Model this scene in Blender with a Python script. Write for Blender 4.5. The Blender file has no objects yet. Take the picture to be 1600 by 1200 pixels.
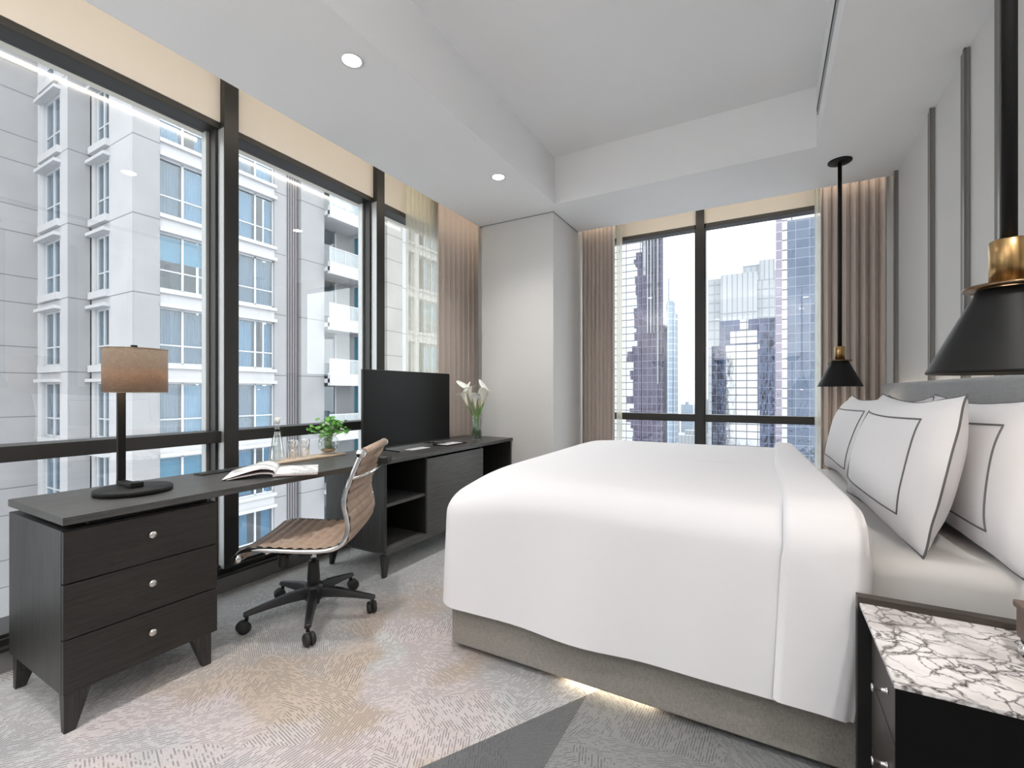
import bpy, math, random
from mathutils import Vector, Matrix
random.seed(7)
PI = math.pi
S = bpy.context.scene
C = S.collection

# ------------------------------------------------------------------ camera
YAW = math.atan2(401, 716)
cam_d = bpy.data.cameras.new('camera'); cam = bpy.data.objects.new('camera', cam_d); C.objects.link(cam)
cam.location = (0, 0, 1.18); cam.rotation_euler = (PI/2, 0, YAW)
cam_d.sensor_width = 36; cam_d.sensor_fit = 'HORIZONTAL'; cam_d.lens = 36*716/1600
cam_d.shift_y = 12.5/1600; cam_d.clip_start = .05; cam_d.clip_end = 3000
S.camera = cam

# ------------------------------------------------------------------ world, exposure
S.view_settings.view_transform = 'Standard'; S.view_settings.look = 'None'
S.view_settings.exposure = 0.36; S.view_settings.gamma = 1.0; S.view_settings.use_curve_mapping = False
W = bpy.data.worlds.new('overcast_sky'); S.world = W; W.use_nodes = True
wn = W.node_tree.nodes; wl = W.node_tree.links
bg = wn['Background']
tc = wn.new('ShaderNodeTexCoord'); sx = wn.new('ShaderNodeSeparateXYZ'); rp = wn.new('ShaderNodeValToRGB')
wl.new(tc.outputs['Generated'], sx.inputs[0]); wl.new(sx.outputs['Z'], rp.inputs[0]); wl.new(rp.outputs[0], bg.inputs[0])
rp.color_ramp.elements[0].position = 0.0; rp.color_ramp.elements[0].color = (.86, .88, .91, 1)
rp.color_ramp.elements[1].position = 0.5; rp.color_ramp.elements[1].color = (.95, .975, 1.0, 1)
bg.inputs[1].default_value = 3.1

def area(name, loc, rot, sx_, sy_, power, col=(1, 1, 1), shape='RECTANGLE'):
    l = bpy.data.lights.new(name, 'AREA'); l.shape = shape; l.size = sx_
    if shape in ('RECTANGLE', 'ELLIPSE'): l.size_y = sy_
    l.energy = power; l.color = col
    o = bpy.data.objects.new(name, l); C.objects.link(o); o.location = loc; o.rotation_euler = rot
    return o
def point(name, loc, power, col=(1, .8, .55), r=.03):
    l = bpy.data.lights.new(name, 'POINT'); l.energy = power; l.color = col; l.shadow_soft_size = r
    o = bpy.data.objects.new(name, l); C.objects.link(o); o.location = loc
    return o
# unseen uplighters added behind the viewer as fill; their light reaches the room off the ceiling
FILL_UPLIGHTERS = [(-2.15, -.9, 1.85), (-.9, -1.35, 1.85), (.4, -.9, 1.85)]
for p_ in FILL_UPLIGHTERS: area('fill_uplighter_light', p_, (PI, 0, 0), .24, .24, 14, (1, .97, .94), 'DISK')

# ------------------------------------------------------------------ helpers
def tag(o, label=None, cat=None, group=None, kind=None):
    if label: o['label'] = label
    if cat: o['category'] = cat
    if group: o['group'] = group
    if kind: o['kind'] = kind
    return o
def empty(name, loc, label=None, cat=None, group=None, kind=None, rz=0):
    o = bpy.data.objects.new(name, None); C.objects.link(o); o.location = loc; o.rotation_euler = (0, 0, rz)
    o.empty_display_size = .05
    return tag(o, label, cat, group, kind)

class MB:
    def __init__(s): s.v = []; s.f = []; s.sm = []
    def add(s, vs, fs, smooth=False):
        n = len(s.v); s.v += [tuple(v) for v in vs]; s.f += [tuple(i+n for i in f) for f in fs]; s.sm += [smooth]*len(fs)
        return s
    def box(s, x0, x1, y0, y1, z0, z1, M=None):
        vs = [(x, y, z) for z in (z0, z1) for y in (y0, y1) for x in (x0, x1)]
        if M: vs = [M @ Vector(v) for v in vs]
        return s.add(vs, [(0, 2, 3, 1), (4, 5, 7, 6), (0, 1, 5, 4), (2, 6, 7, 3), (0, 4, 6, 2), (1, 3, 7, 5)])
    def prism(s, poly, z0, z1, M=None):
        n = len(poly)
        vs = [(p[0], p[1], z0) for p in poly]+[(p[0], p[1], z1) for p in poly]
        if M: vs = [M @ Vector(v) for v in vs]
        return s.add(vs, [tuple(range(n))[::-1], tuple(range(n, 2*n))]+[(i, (i+1) % n, (i+1) % n+n, i+n) for i in range(n)])
    def hexa(s, b, t):   # bottom 4 pts, top 4 pts
        return s.add(list(b)+list(t), [(3, 2, 1, 0), (4, 5, 6, 7), (0, 1, 5, 4), (1, 2, 6, 5), (2, 3, 7, 6), (3, 0, 4, 7)])
    def lathe(s, prof, c=(0, 0, 0), seg=32, M=None, cap=True, sy=1.0):
        vs = []; n = len(prof)
        for r, z in prof:
            for k in range(seg):
                a = 2*PI*k/seg; vs.append((r*math.cos(a), r*math.sin(a)*sy, z))
        vs = [(M @ Vector(v)) if M else Vector(v) for v in vs]
        vs = [v+Vector(c) for v in vs]
        fs = [(i*seg+k, i*seg+(k+1) % seg, (i+1)*seg+(k+1) % seg, (i+1)*seg+k) for i in range(n-1) for k in range(seg)]
        if cap:
            if prof[0][0] > 1e-5: fs.append(tuple(range(seg))[::-1])
            if prof[-1][0] > 1e-5: fs.append(tuple((n-1)*seg+k for k in range(seg)))
        return s.add(vs, fs, True)
    def tube(s, pts, r, seg=10, close=False, flat=1.0):
        pts = [Vector(p) for p in pts]; n = len(pts); vs = []
        prevn = None
        for i, p in enumerate(pts):
            if close: t = pts[(i+1) % n]-pts[i-1]
            else: t = pts[min(i+1, n-1)]-pts[max(i-1, 0)]
            t.normalize()
            if prevn is None:
                a = Vector((0, 0, 1)) if abs(t.z) < .9 else Vector((1, 0, 0))
                nn = (a-t*a.dot(t)).normalized()
            else: nn = (prevn-t*prevn.dot(t)).normalized()
            prevn = nn; b = t.cross(nn)
            rr = r[i] if isinstance(r, (list, tuple)) else r
            for k in range(seg):
                a = 2*PI*k/seg; vs.append(p+nn*rr*math.cos(a)*flat+b*rr*math.sin(a))
        m = n if close else n-1
        fs = [(i*seg+k, i*seg+(k+1) % seg, ((i+1) % n)*seg+(k+1) % seg, ((i+1) % n)*seg+k) for i in range(m) for k in range(seg)]
        if not close: fs += [tuple(range(seg))[::-1], tuple((n-1)*seg+k for k in range(seg))]
        return s.add(vs, fs, True)
    def grid(s, fn, nu, nv, wrapu=False, smooth=True, flip=False):
        vs = [fn(i/(nu if wrapu else nu-1), j/(nv-1)) for j in range(nv) for i in range(nu)]
        fs = []
        for j in range(nv-1):
            for i in range(nu if wrapu else nu-1):
                q = (j*nu+i, j*nu+(i+1) % nu, (j+1)*nu+(i+1) % nu, (j+1)*nu+i)
                fs.append(q[::-1] if flip else q)
        return s.add(vs, fs, smooth)
    def build(s, name, mat=None, parent=None, bevel=0, label=None, sub=0, solid=0, bseg=2, smooth_all=None):
        me = bpy.data.meshes.new(name)
        off = Vector((0, 0, 0)); q = parent
        vs = s.v
        if parent is not None and not s.__dict__.get('local'):
            p = parent; M = Matrix.Identity(4)
            while p is not None: M = M_local(p) @ M if False else M; off = off+p.location; p = p.parent
            vs = [(v[0]-off[0], v[1]-off[1], v[2]-off[2]) for v in vs]
        me.from_pydata([tuple(v) for v in vs], [], s.f); me.update()
        for p_, sm in zip(me.polygons, s.sm): p_.use_smooth = sm if smooth_all is None else smooth_all
        if mat: me.materials.append(mat)
        o = bpy.data.objects.new(name, me); C.objects.link(o)
        if parent is not None: o.parent = parent
        if bevel:
            m = o.modifiers.new('bevel', 'BEVEL'); m.width = bevel; m.segments = bseg; m.limit_method = 'ANGLE'; m.angle_limit = math.radians(40)
            for p_ in me.polygons: p_.use_smooth = True
            w = o.modifiers.new('wn', 'WEIGHTED_NORMAL'); w.keep_sharp = False
        if sub:
            m = o.modifiers.new('sub', 'SUBSURF'); m.levels = sub; m.render_levels = sub
        if solid:
            m = o.modifiers.new('solid', 'SOLIDIFY'); m.thickness = solid; m.offset = 0
        if label: o['label'] = label
        return o
def L():   # a mesh whose vertices are already local to its parent
    m = MB(); m.local = True; return m
def B(*a): return MB().box(*a)
def copy_tree(o, parent=None):
    c = o.copy(); C.objects.link(c)
    if parent is not None: c.parent = parent
    for ch in list(o.children): copy_tree(ch, c)
    return c
def struct(name, mb, mat, parent=None, **k):
    o = mb.build(name, mat, parent, **k)
    if parent is None: o['kind'] = 'structure'
    return o

# ------------------------------------------------------------------ materials
class N:
    def __init__(s, name):
        s.m = bpy.data.materials.new(name); s.m.use_nodes = True; s.t = s.m.node_tree; s.n = s.t.nodes; s.l = s.t.links
        s.b = s.n['Principled BSDF']; s.out = s.n['Material Output']
    def new(s, t, **k):
        n = s.n.new(t)
        for a, v in k.items(): setattr(n, a, v)
        return n
    def link(s, a, b): s.l.new(a, b)
    def val(s, x, inp):
        if isinstance(x, bpy.types.NodeSocket): s.link(x, inp)
        else: inp.default_value = x
    def math(s, op, a, b=0.0, c=0.0):
        n = s.new('ShaderNodeMath', operation=op)
        s.val(a, n.inputs[0]); s.val(b, n.inputs[1])
        if op in ('MULTIPLY_ADD', 'SMOOTH_MIN', 'COMPARE'): s.val(c, n.inputs[2])
        return n.outputs[0]
    def mix(s, f, a, b):
        n = s.new('ShaderNodeMix', data_type='RGBA')
        s.val(f, n.inputs[0]); s.val(a, n.inputs[6]); s.val(b, n.inputs[7]); return n.outputs[2]
    def pos(s): return s.new('ShaderNodeNewGeometry').outputs['Position']
    def obj(s): return s.new('ShaderNodeTexCoord').outputs['Object']
    def mapping(s, v, sc=(1, 1, 1), rot=(0, 0, 0)):
        n = s.new('ShaderNodeMapping'); s.link(v, n.inputs[0]); n.inputs['Scale'].default_value = sc; n.inputs['Rotation'].default_value = rot
        return n.outputs[0]
    def noise(s, v, scale, detail=3, rough=.5, dist=0):
        n = s.new('ShaderNodeTexNoise'); s.link(v, n.inputs['Vector']); n.inputs['Scale'].default_value = scale
        n.inputs['Detail'].default_value = detail; n.inputs['Roughness'].default_value = rough; n.inputs['Distortion'].default_value = dist
        return n.outputs[0]
    def ramp(s, f, *els):
        n = s.new('ShaderNodeValToRGB'); s.link(f, n.inputs[0]); e = n.color_ramp.elements
        while len(e) < len(els): e.new(.5)
        for k, (p, c) in enumerate(els):
            e[k].position = p; e[k].color = (c, c, c, 1) if isinstance(c, (int, float)) else (*c, 1)
        return n.outputs[0]
    def sep(s, v):
        n = s.new('ShaderNodeSeparateXYZ'); s.link(v, n.inputs[0]); return n.outputs
    def comb(s, x, y, z):
        n = s.new('ShaderNodeCombineXYZ'); s.val(x, n.inputs[0]); s.val(y, n.inputs[1]); s.val(z, n.inputs[2]); return n.outputs[0]
    def bump(s, h, st=.3, d=.01):
        n = s.new('ShaderNodeBump'); s.link(h, n.inputs['Height']); n.inputs['Strength'].default_value = st; n.inputs['Distance'].default_value = d
        s.link(n.outputs[0], s.b.inputs['Normal']); return n.outputs[0]
    def set(s, **k):
        names = dict(col='Base Color', rough='Roughness', metal='Metallic', spec='Specular IOR Level', trans='Transmission Weight', ior='IOR', alpha='Alpha', coat='Coat Weight', sheen='Sheen Weight', sss='Subsurface Weight')
        for a, v in k.items():
            if a == 'col' and not isinstance(v, bpy.types.NodeSocket): v = (*v, 1)
            s.val(v, s.b.inputs[names[a]])
        return s
def simple(name, col, rough=.6, metal=0, spec=.5, nscale=0, namp=.1, bump=0, **k):
    n = N(name); n.set(rough=rough, metal=metal, spec=spec, **k)
    if nscale:
        f = n.noise(n.obj(), nscale, 4)
        n.set(col=n.mix(f, tuple(c*(1-namp) for c in col)+(1,), tuple(min(1, c*(1+namp)) for c in col)+(1,)))
        if bump: n.bump(f, bump)
    else: n.set(col=col)
    return n.m
def emit(name, col, st):
    n = N(name); n.set(col=(0, 0, 0)); n.b.inputs['Emission Color'].default_value = (*col, 1); n.b.inputs['Emission Strength'].default_value = st
    return n.m

M = {}
M['ceil'] = simple('ceiling_paint', (.86, .86, .865), .9, spec=.2, nscale=3, namp=.015)
M['wall'] = simple('wallcovering_light_grey', (.66, .648, .632), .8, spec=.25, nscale=120, namp=.04, bump=.05)
M['cream'] = simple('cream_wall_paint', (.70, .655, .59), .85, spec=.2, nscale=5, namp=.02)
M['panel'] = simple('upholstered_wall_panel', (.69, .68, .67), .85, spec=.2, nscale=200, namp=.04, bump=.05)
M['gunmetal'] = simple('gunmetal_trim', (.23, .215, .20), .3, metal=.9)
M['frame'] = simple('dark_anodised_aluminium', (.030, .029, .028), .42, metal=.3, nscale=8, namp=.08)
M['frame_l'] = simple('silver_anodised_aluminium', (.42, .43, .43), .4, metal=.5)
M['sillm'] = simple('grey_sill', (.20, .195, .19), .6, nscale=20, namp=.06)
M['black'] = simple('black_powder_coat', (.009, .009, .009), .5, spec=.22, nscale=300, namp=.1)
M['blackpl'] = simple('black_plastic', (.014, .014, .015), .38, spec=.5)
M['rubber'] = simple('dark_rubber', (.02, .02, .021), .6)
M['chrome'] = simple('polished_chrome', (.82, .82, .82), .09, metal=1)
M['steel'] = simple('brushed_nickel', (.75, .73, .68), .22, metal=1)
M['whiteplas'] = simple('white_plastic', (.8, .8, .8), .4)

def brass():
    n = N('brushed_brass'); o = n.obj(); f = n.noise(n.mapping(o, (60, 60, 1)), 3, 3)
    n.set(col=n.ramp(f, (.3, (.36, .22, .09)), (.7, (.60, .40, .19))), metal=1, rough=.28); return n.m
M['brass'] = brass()
def wood(name, c0, c1, axis='y', rough=.42, gs=1.0):
    n = N(name); o = n.obj()
    sc = dict(x=(1.2, 22, 22), y=(22, 1.2, 22), z=(22, 22, 1.2))[axis]
    f = n.noise(n.mapping(o, tuple(v*gs for v in sc)), 4.0, 6, .62, .6)
    g = n.noise(n.mapping(o, tuple(v*gs*5 for v in sc)), 5.0, 3, .6)
    h = n.math('MULTIPLY_ADD', g, .35, n.math('MULTIPLY', f, .65))
    n.set(col=n.ramp(h, (.34, c0), (.62, c1)), rough=rough, spec=.45)
    n.bump(h, .25, .002); return n.m
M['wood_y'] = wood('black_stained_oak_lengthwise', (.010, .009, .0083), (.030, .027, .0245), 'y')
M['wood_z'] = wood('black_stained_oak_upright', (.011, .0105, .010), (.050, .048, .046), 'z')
M['wood_top'] = wood('black_stained_oak_sheen_top', (.035, .034, .033), (.085, .083, .080), 'y', .36)  # window sheen is put into the lighter colour of the top
M['wood_x'] = wood('dark_walnut_frame', (.020, .015, .012), (.07, .055, .045), 'x', .4)
M['wood_grey'] = wood('grey_stained_oak_door', (.045, .043, .041), (.10, .097, .092), 'y', .4)
M['lightwood'] = wood('light_oak_tray', (.42, .30, .20), (.70, .56, .42), 'y', .5, .7)
M['inside'] = simple('black_cabinet_inside', (.006, .006, .006), .7)

def linen(name, col, rough=.9, scale=260, amp=.25, bump=.2, sheen=.2):
    n = N(name); o = n.obj()
    a = n.noise(n.mapping(o, (scale, scale, scale*.12)), 1, 2); b = n.noise(n.mapping(o, (scale*.12, scale*.12, scale)), 1, 2)
    h = n.math('ADD', n.math('MULTIPLY', a, .5), n.math('MULTIPLY', b, .5))
    n.set(col=n.ramp(h, (.36, tuple(c*(1-amp) for c in col)), (.62, tuple(min(1, c*(1+amp)) for c in col))), rough=rough, spec=.15, sheen=sheen)
    n.bump(h, bump, .002); return n.m
M['bedbase'] = linen('greige_woven_upholstery', (.27, .25, .228), scale=480, amp=.22)
M['headboard'] = linen('grey_velvet_upholstery', (.27, .275, .285), scale=90, amp=.12, sheen=.5)
M['shade'] = linen('taupe_linen_lampshade', (.34, .265, .205), scale=500, amp=.28)
_n = M['shade'].node_tree; _t = _n.nodes.new('ShaderNodeBsdfTranslucent'); _t.inputs[0].default_value = (.55, .40, .27, 1); _m = _n.nodes.new('ShaderNodeMixShader'); _m.inputs[0].default_value = .35
_n.links.new(_n.nodes['Principled BSDF'].outputs[0], _m.inputs[1]); _n.links.new(_t.outputs[0], _m.inputs[2]); _n.links.new(_m.outputs[0], _n.nodes['Material Output'].inputs[0])
def cotton(name, col, sc=4):
    n = N(name); o = n.obj(); f = n.noise(o, sc, 4, .55); g = n.noise(o, 700, 2)
    n.set(col=col, rough=.85, spec=.2, sheen=.15)
    n.bump(n.math('MULTIPLY_ADD', g, .02, n.math('MULTIPLY', f, .9)), .14, .03); return n.m
M['cotton'] = cotton('white_cotton_percale', (.765, .755, .775))
M['sheet'] = cotton('white_fitted_sheet', (.75, .735, .725), 3)
M['piping'] = simple('slate_grey_piping', (.13, .13, .135), .8)
def drape(name, col):
    n = N(name); o = n.obj(); f = n.noise(n.mapping(o, (200, 200, 12)), 1, 3)
    n.set(col=n.ramp(f, (.3, tuple(c*.96 for c in col)), (.7, tuple(c*1.04 for c in col))), rough=.9, spec=.1, sheen=.3); return n.m
M['drape'] = drape('taupe_drapery', (.55, .475, .425))
def sheer():
    n = N('ivory_sheer_voile'); f = n.noise(n.mapping(n.obj(), (500, 500, 4)), 1, 2)
    n.set(col=(.88, .87, .81), rough=.9, spec=.1)
    t = n.new('ShaderNodeBsdfTransparent'); t.inputs[0].default_value = (1, 1, .97, 1)
    tl = n.new('ShaderNodeBsdfTranslucent'); tl.inputs[0].default_value = (.92, .91, .85, 1)
    m1 = n.new('ShaderNodeMixShader'); m1.inputs[0].default_value = .6; n.link(n.b.outputs[0], m1.inputs[1]); n.link(tl.outputs[0], m1.inputs[2])
    m2 = n.new('ShaderNodeMixShader'); n.link(n.ramp(f, (.3, .26), (.7, .44)), m2.inputs[0]); n.link(t.outputs[0], m2.inputs[1]); n.link(m1.outputs[0], m2.inputs[2])
    n.link(m2.outputs[0], n.out.inputs[0]); return n.m
M['sheer'] = sheer()
def thin_glass(name, tint=(1, 1, 1), base=.03, k=1.0, rough=0.0):
    n = N(name); t = n.new('ShaderNodeBsdfTransparent'); t.inputs[0].default_value = (*tint, 1)
    g = n.new('ShaderNodeBsdfGlossy'); g.inputs['Roughness'].default_value = rough; g.inputs[0].default_value = (1, 1, 1, 1)
    fr = n.new('ShaderNodeFresnel'); gm = n.new('ShaderNodeNewGeometry'); n.link(n.math('MULTIPLY_ADD', gm.outputs['Backfacing'], 1/1.5-1.5, 1.5), fr.inputs[0])
    m = n.new('ShaderNodeMixShader'); f = n.math('MULTIPLY_ADD', fr.outputs[0], k, base); f = n.math('MINIMUM', f, 1.0)
    n.link(f, m.inputs[0]); n.link(t.outputs[0], m.inputs[1]); n.link(g.outputs[0], m.inputs[2]); n.link(m.outputs[0], n.out.inputs[0]); return n.m
M['glass'] = thin_glass('window_glass', (.97, .985, .98), .02, 1.0)
M['faraglass'] = thin_glass('facade_window_glass', (.80, .88, .93), .03, .8)
M['railglass'] = thin_glass('balcony_glass', (.75, .82, .85), .10, 1.0)
def solid_glass(name, col=(1, 1, 1), ior=1.45):
    n = N(name); n.set(col=col, rough=0, trans=1, ior=ior); return n.m
M['drinkglass'] = thin_glass('clear_glassware', (.985, .99, .99), .08, 3.0)
M['vaseglass'] = thin_glass('clear_vase_glass', (.96, .98, .97), .04, 2.0)
M['water'] = thin_glass('water', (.95, .98, .97), .02, 1.0)
M['screen'] = simple('television_screen', (.004, .004, .004), .3, spec=.15)
def leather():
    n = N('tan_leather'); o = n.obj(); f = n.noise(o, 30, 5, .6); v = n.new('ShaderNodeTexVoronoi'); n.link(o, v.inputs[0]); v.inputs['Scale'].default_value = 350
    n.set(col=n.ramp(f, (.3, (.36, .255, .185)), (.7, (.50, .37, .28))), rough=.42, spec=.45); n.bump(v.outputs[0], .12, .001); return n.m
M['leather'] = leather()
M['brownleather'] = simple('brown_leather', (.15, .105, .09), .5, nscale=60, namp=.2, bump=.1)
def marble():
    n = N('white_marble_dark_veins'); o = n.obj()
    w = n.noise(o, 5, 5, .6); w2 = n.noise(n.mapping(o, (1, 1, 1), (0, 0, 1)), 7, 5, .6)
    off = n.comb(n.math('MULTIPLY_ADD', w, .16, -.08), n.math('MULTIPLY_ADD', w2, .16, -.08), 0)
    ad = n.new('ShaderNodeVectorMath', operation='ADD'); n.link(n.mapping(o, (1.0, .95, 1), (0, 0, .5)), ad.inputs[0]); n.link(off, ad.inputs[1])
    def vein(sc, a, b, rnd=1.0):
        v = n.new('ShaderNodeTexVoronoi', feature='DISTANCE_TO_EDGE'); v.inputs['Scale'].default_value = sc; n.link(ad.outputs[0], v.inputs[0])
        return n.ramp(v.outputs['Distance'], (0, 1.0), (a, .55), (b, 0))
    v1 = vein(11, .02, .055); v2 = vein(25, .03, .085)
    msk = n.ramp(n.noise(o, 6, 3), (.34, 0), (.50, 1)); msk2 = n.ramp(n.noise(n.mapping(o, (1, 1, 1), (0, 0, 2)), 5, 3), (.38, 0), (.54, 1))
    vv = n.math('MAXIMUM', n.math('MULTIPLY', v1, n.math('MULTIPLY_ADD', msk, .75, .25)), n.math('MULTIPLY', v2, msk2))
    basec = n.ramp(n.noise(o, 7, 4), (.3, (.52, .49, .48)), (.6, (.80, .77, .77)))
    n.set(col=n.mix(vv, basec, (.05, .038, .036, 1)), rough=.16, spec=.5); return n.m
M['marble'] = marble()

def carpet():
    n = N('patterned_carpet'); p = n.pos(); xyz = n.sep(p)
    wob = n.noise(p, 2.5, 3)
    vo = n.new('ShaderNodeTexVoronoi'); vo.inputs['Scale'].default_value = 2.6; n.link(p, vo.inputs[0]); vo.inputs['Randomness'].default_value = .9
    cc = n.sep(vo.outputs['Color']); cp = vo.outputs['Position']
    # triangular fans: each cell split by the side of a random line through its centre
    d = n.new('ShaderNodeVectorMath', operation='SUBTRACT'); n.link(p, d.inputs[0]); n.link(cp, d.inputs[1]); ds = n.sep(d.outputs[0])
    ang0 = n.math('MULTIPLY', cc[0], 6.283)
    side = n.math('GREATER_THAN', n.math('ADD', n.math('MULTIPLY', ds[0], n.math('COSINE', ang0)), n.math('MULTIPLY', ds[1], n.math('SINE', ang0))), 0.0)
    ang = n.math('ADD', n.math('MULTIPLY', side, 1.15), n.math('MULTIPLY', cc[1], 6.283))
    ca = n.math('COSINE', ang); sa = n.math('SINE', ang)
    u = n.math('ADD', n.math('MULTIPLY', xyz[0], ca), n.math('MULTIPLY', xyz[1], sa))
    v = n.math('SUBTRACT', n.math('MULTIPLY', xyz[1], ca), n.math('MULTIPLY', xyz[0], sa))
    rowf = n.math('MULTIPLY', v, n.math('MULTIPLY_ADD', cc[2], 55, 80)); row = n.math('FLOOR', rowf); inrow = n.math('FRACT', rowf)
    line = n.ramp(n.math('ABSOLUTE', n.math('SUBTRACT', inrow, .5)), (.04, 1), (.30, 0))
    brk = n.noise(n.comb(n.math('MULTIPLY', u, 30), n.math('MULTIPLY', row, 7.37), 0), 1.0, 1, .5)
    den = n.math('MULTIPLY_ADD', n.noise(p, 3.2, 3), .5, -.25)
    dm = n.math('MULTIPLY', line, n.ramp(n.math('ADD', brk, den), (.44, 0), (.50, 1)))
    # base tint: grey white, with pinkish, beige and blue-grey fields
    t1 = n.ramp(n.noise(n.mapping(p, (1, 1, 1), (0, 0, .3)), 1.25, 3, .5, .4), (.44, 0), (.54, 1))
    t2 = n.ramp(n.noise(n.mapping(p, (1.1, 1, 1), (0, 0, 1.3)), 1.6, 3, .5, .4), (.50, 0), (.58, 1))
    t3 = n.ramp(n.noise(n.mapping(p, (1, 1.2, 1), (0, 0, 2.3)), 1.3, 3, .5, .3), (.52, 0), (.60, 1))
    # the warm field lies between desk and bed, the cool field along the window
    warm = n.ramp(n.math('SUBTRACT', n.math('MULTIPLY_ADD', xyz[1], -.30, xyz[0]), -2.62), (0.0, 0), (.35, 1))
    base = n.mix(n.math('MULTIPLY', t1, warm), (.52, .52, .515, 1), (.52, .465, .465, 1))
    base = n.mix(n.math('MULTIPLY', t2, warm), base, (.47, .395, .33, 1))
    base = n.mix(n.math('MULTIPLY', t3, .8), base, (.42, .43, .44, 1))
    # charcoal triangle next to the bed
    def half(ax, ay, bx, by):   # >0 left of a->b
        return n.math('SUBTRACT', n.math('MULTIPLY', n.math('SUBTRACT', xyz[1], ay), bx-ax), n.math('MULTIPLY', n.math('SUBTRACT', xyz[0], ax), by-ay))
    a = (-.957, 1.112); b = (-.617, 1.70); c_ = (-.610, 1.307)
    ext = (a[0]-(b[0]-a[0])*1.5, a[1]-(b[1]-a[1])*1.5)
    h1 = n.math('LESS_THAN', half(*ext, *b), 0.0)         # right of the long edge
    cexp = (-.60, .3)
    h2 = n.math('GREATER_THAN', half(c_[0]-.0, .2, b[0], b[1]), 0.0)
    dark = n.math('MULTIPLY', h1, h2)
    mid = n.math('MULTIPLY', h1, n.math('SUBTRACT', 1.0, h2))
    base = n.mix(dark, base, (.125, .128, .132, 1)); base = n.mix(mid, base, (.24, .245, .25, 1))
    ink = n.mix(n.math('MAXIMUM', dark, mid), (.15, .125, .12, 1), (.085, .085, .09, 1))
    fz = n.noise(p, 160, 3, .7)
    colr = n.mix(n.math('MULTIPLY', dm, n.math('MULTIPLY_ADD', fz, 1.1, .18)), base, ink)
    sp = n.ramp(fz, (.30, .80), (.70, 1.16))
    mu = n.new('ShaderNodeMix', data_type='RGBA', blend_type='MULTIPLY'); mu.inputs[0].default_value = 1; n.link(colr, mu.inputs[6]); n.link(sp, mu.inputs[7])
    n.set(col=mu.outputs[2], rough=.95, spec=.08, sheen=.2)
    n.bump(n.math('SUBTRACT', fz, n.math('MULTIPLY', dm, .6)), .5, .006); return n.m
M['carpet'] = carpet()

def facade(name, col, joints=(2.03,), vstep=0, dark=.30):
    n = N(name); p = n.pos(); x = n.sep(p); f = n.noise(p, .6, 4)
    base = n.ramp(f, (.3, tuple(c*.93 for c in col)), (.7, tuple(c*1.05 for c in col)))
    m = None
    for j in joints:
        fr = n.math('FRACT', n.math('MULTIPLY_ADD', x[2], 1/3.2, 50-j/3.2))
        k = n.math('LESS_THAN', fr, .013); m = k if m is None else n.math('MAXIMUM', m, k)
    if vstep:
        fr = n.math('FRACT', n.math('MULTIPLY_ADD', n.math('ADD', x[0], x[1]), 1/vstep, 50.3)); m = n.math('MAXIMUM', m, n.math('LESS_THAN', fr, .02/vstep))
    if m is not None: base = n.mix(n.math('MULTIPLY', m, 1-dark), base, (.05, .05, .055, 1))
    n.set(col=base, rough=.75, spec=.3); return n.m
M['fac_grey'] = facade('grey_stone_cladding', (.27, .27, .28))
M['fac_left'] = facade('grey_panel_cladding', (.27, .265, .27), (2.03, .03), 2.6)
M['fac_white'] = facade('white_render', (.42, .42, .435), (2.03,))
M['fac_plain'] = simple('white_painted_concrete', (.43, .43, .445), .7, nscale=2, namp=.05)
M['fac_beige'] = facade('beige_stone_cladding', (.30, .295, .28), (2.03, .4))
M['winwhite'] = simple('white_window_frame', (.45, .46, .48), .5)
M['rib'] = simple('dark_grille', (.10, .09, .10), .6)
M['ribs_l'] = simple('grey_louvre', (.36, .35, .37), .6)
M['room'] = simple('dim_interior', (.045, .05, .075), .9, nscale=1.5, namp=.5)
M['teal'] = drape('teal_curtain', (.05, .19, .29)); M['blue'] = drape('pale_blue_curtain', (.15, .27, .36)); M['grey_c'] = drape('grey_blind', (.13, .16, .20))
M['tealblind'] = simple('teal_roller_blind', (.07, .25, .33), .7)

def curtainwall(name, c0, c1, sx_, sz_, line, lw=.06, metal=.9, rough=.08, bump=.25, ax='x', off=0):
    n = N(name); p = n.pos(); x = n.sep(p)
    h = n.math('MULTIPLY_ADD', x[0 if ax == 'x' else 1], 1/sx_, 100+off); v = n.math('MULTIPLY_ADD', x[2], 1/sz_, 100)
    cell = n.comb(n.math('FLOOR', h), n.math('FLOOR', v), 0)
    wn_ = n.new('ShaderNodeTexWhiteNoise'); n.link(cell, wn_.inputs[0])
    big = n.noise(p, .12, 3)
    col = n.mix(n.math('MULTIPLY_ADD', wn_.outputs[0], .4, n.math('MULTIPLY', big, .6)), (*c0, 1), (*c1, 1))
    m = n.math('MAXIMUM', n.math('LESS_THAN', n.math('FRACT', h), lw/sx_*1.2), n.math('LESS_THAN', n.math('FRACT', v), lw/sz_*1.6))
    n.set(col=n.mix(m, col, (*line, 1)), metal=n.math('MULTIPLY', n.math('SUBTRACT', 1.0, m), metal), rough=rough)
    n.bump(n.noise(n.mapping(p, (1, 1, .7)), .55, 3), bump, .6); return n.m
M['cw_bright'] = curtainwall('bright_mirror_glass', (.31, .33, .355), (.37, .385, .41), 3.4, 1.7, (.055, .06, .075), .12, bump=.08)
M['cw_dark_reflection'] = curtainwall('purple_dark_reflection_glass', (.035, .035, .055), (.085, .08, .115), 1.1, 1.7, (.12, .12, .16), .08)  # reflected dark building put into the glass tint
M['cw_blue'] = curtainwall('slate_blue_glass', (.045, .06, .095), (.13, .155, .20), 2.0, 1.6, (.20, .23, .30), .05, bump=.3)
M['cw_navy'] = curtainwall('navy_glass', (.04, .05, .085), (.08, .10, .16), 2.6, 2.6, (.15, .17, .25), .08, bump=.3)
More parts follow.
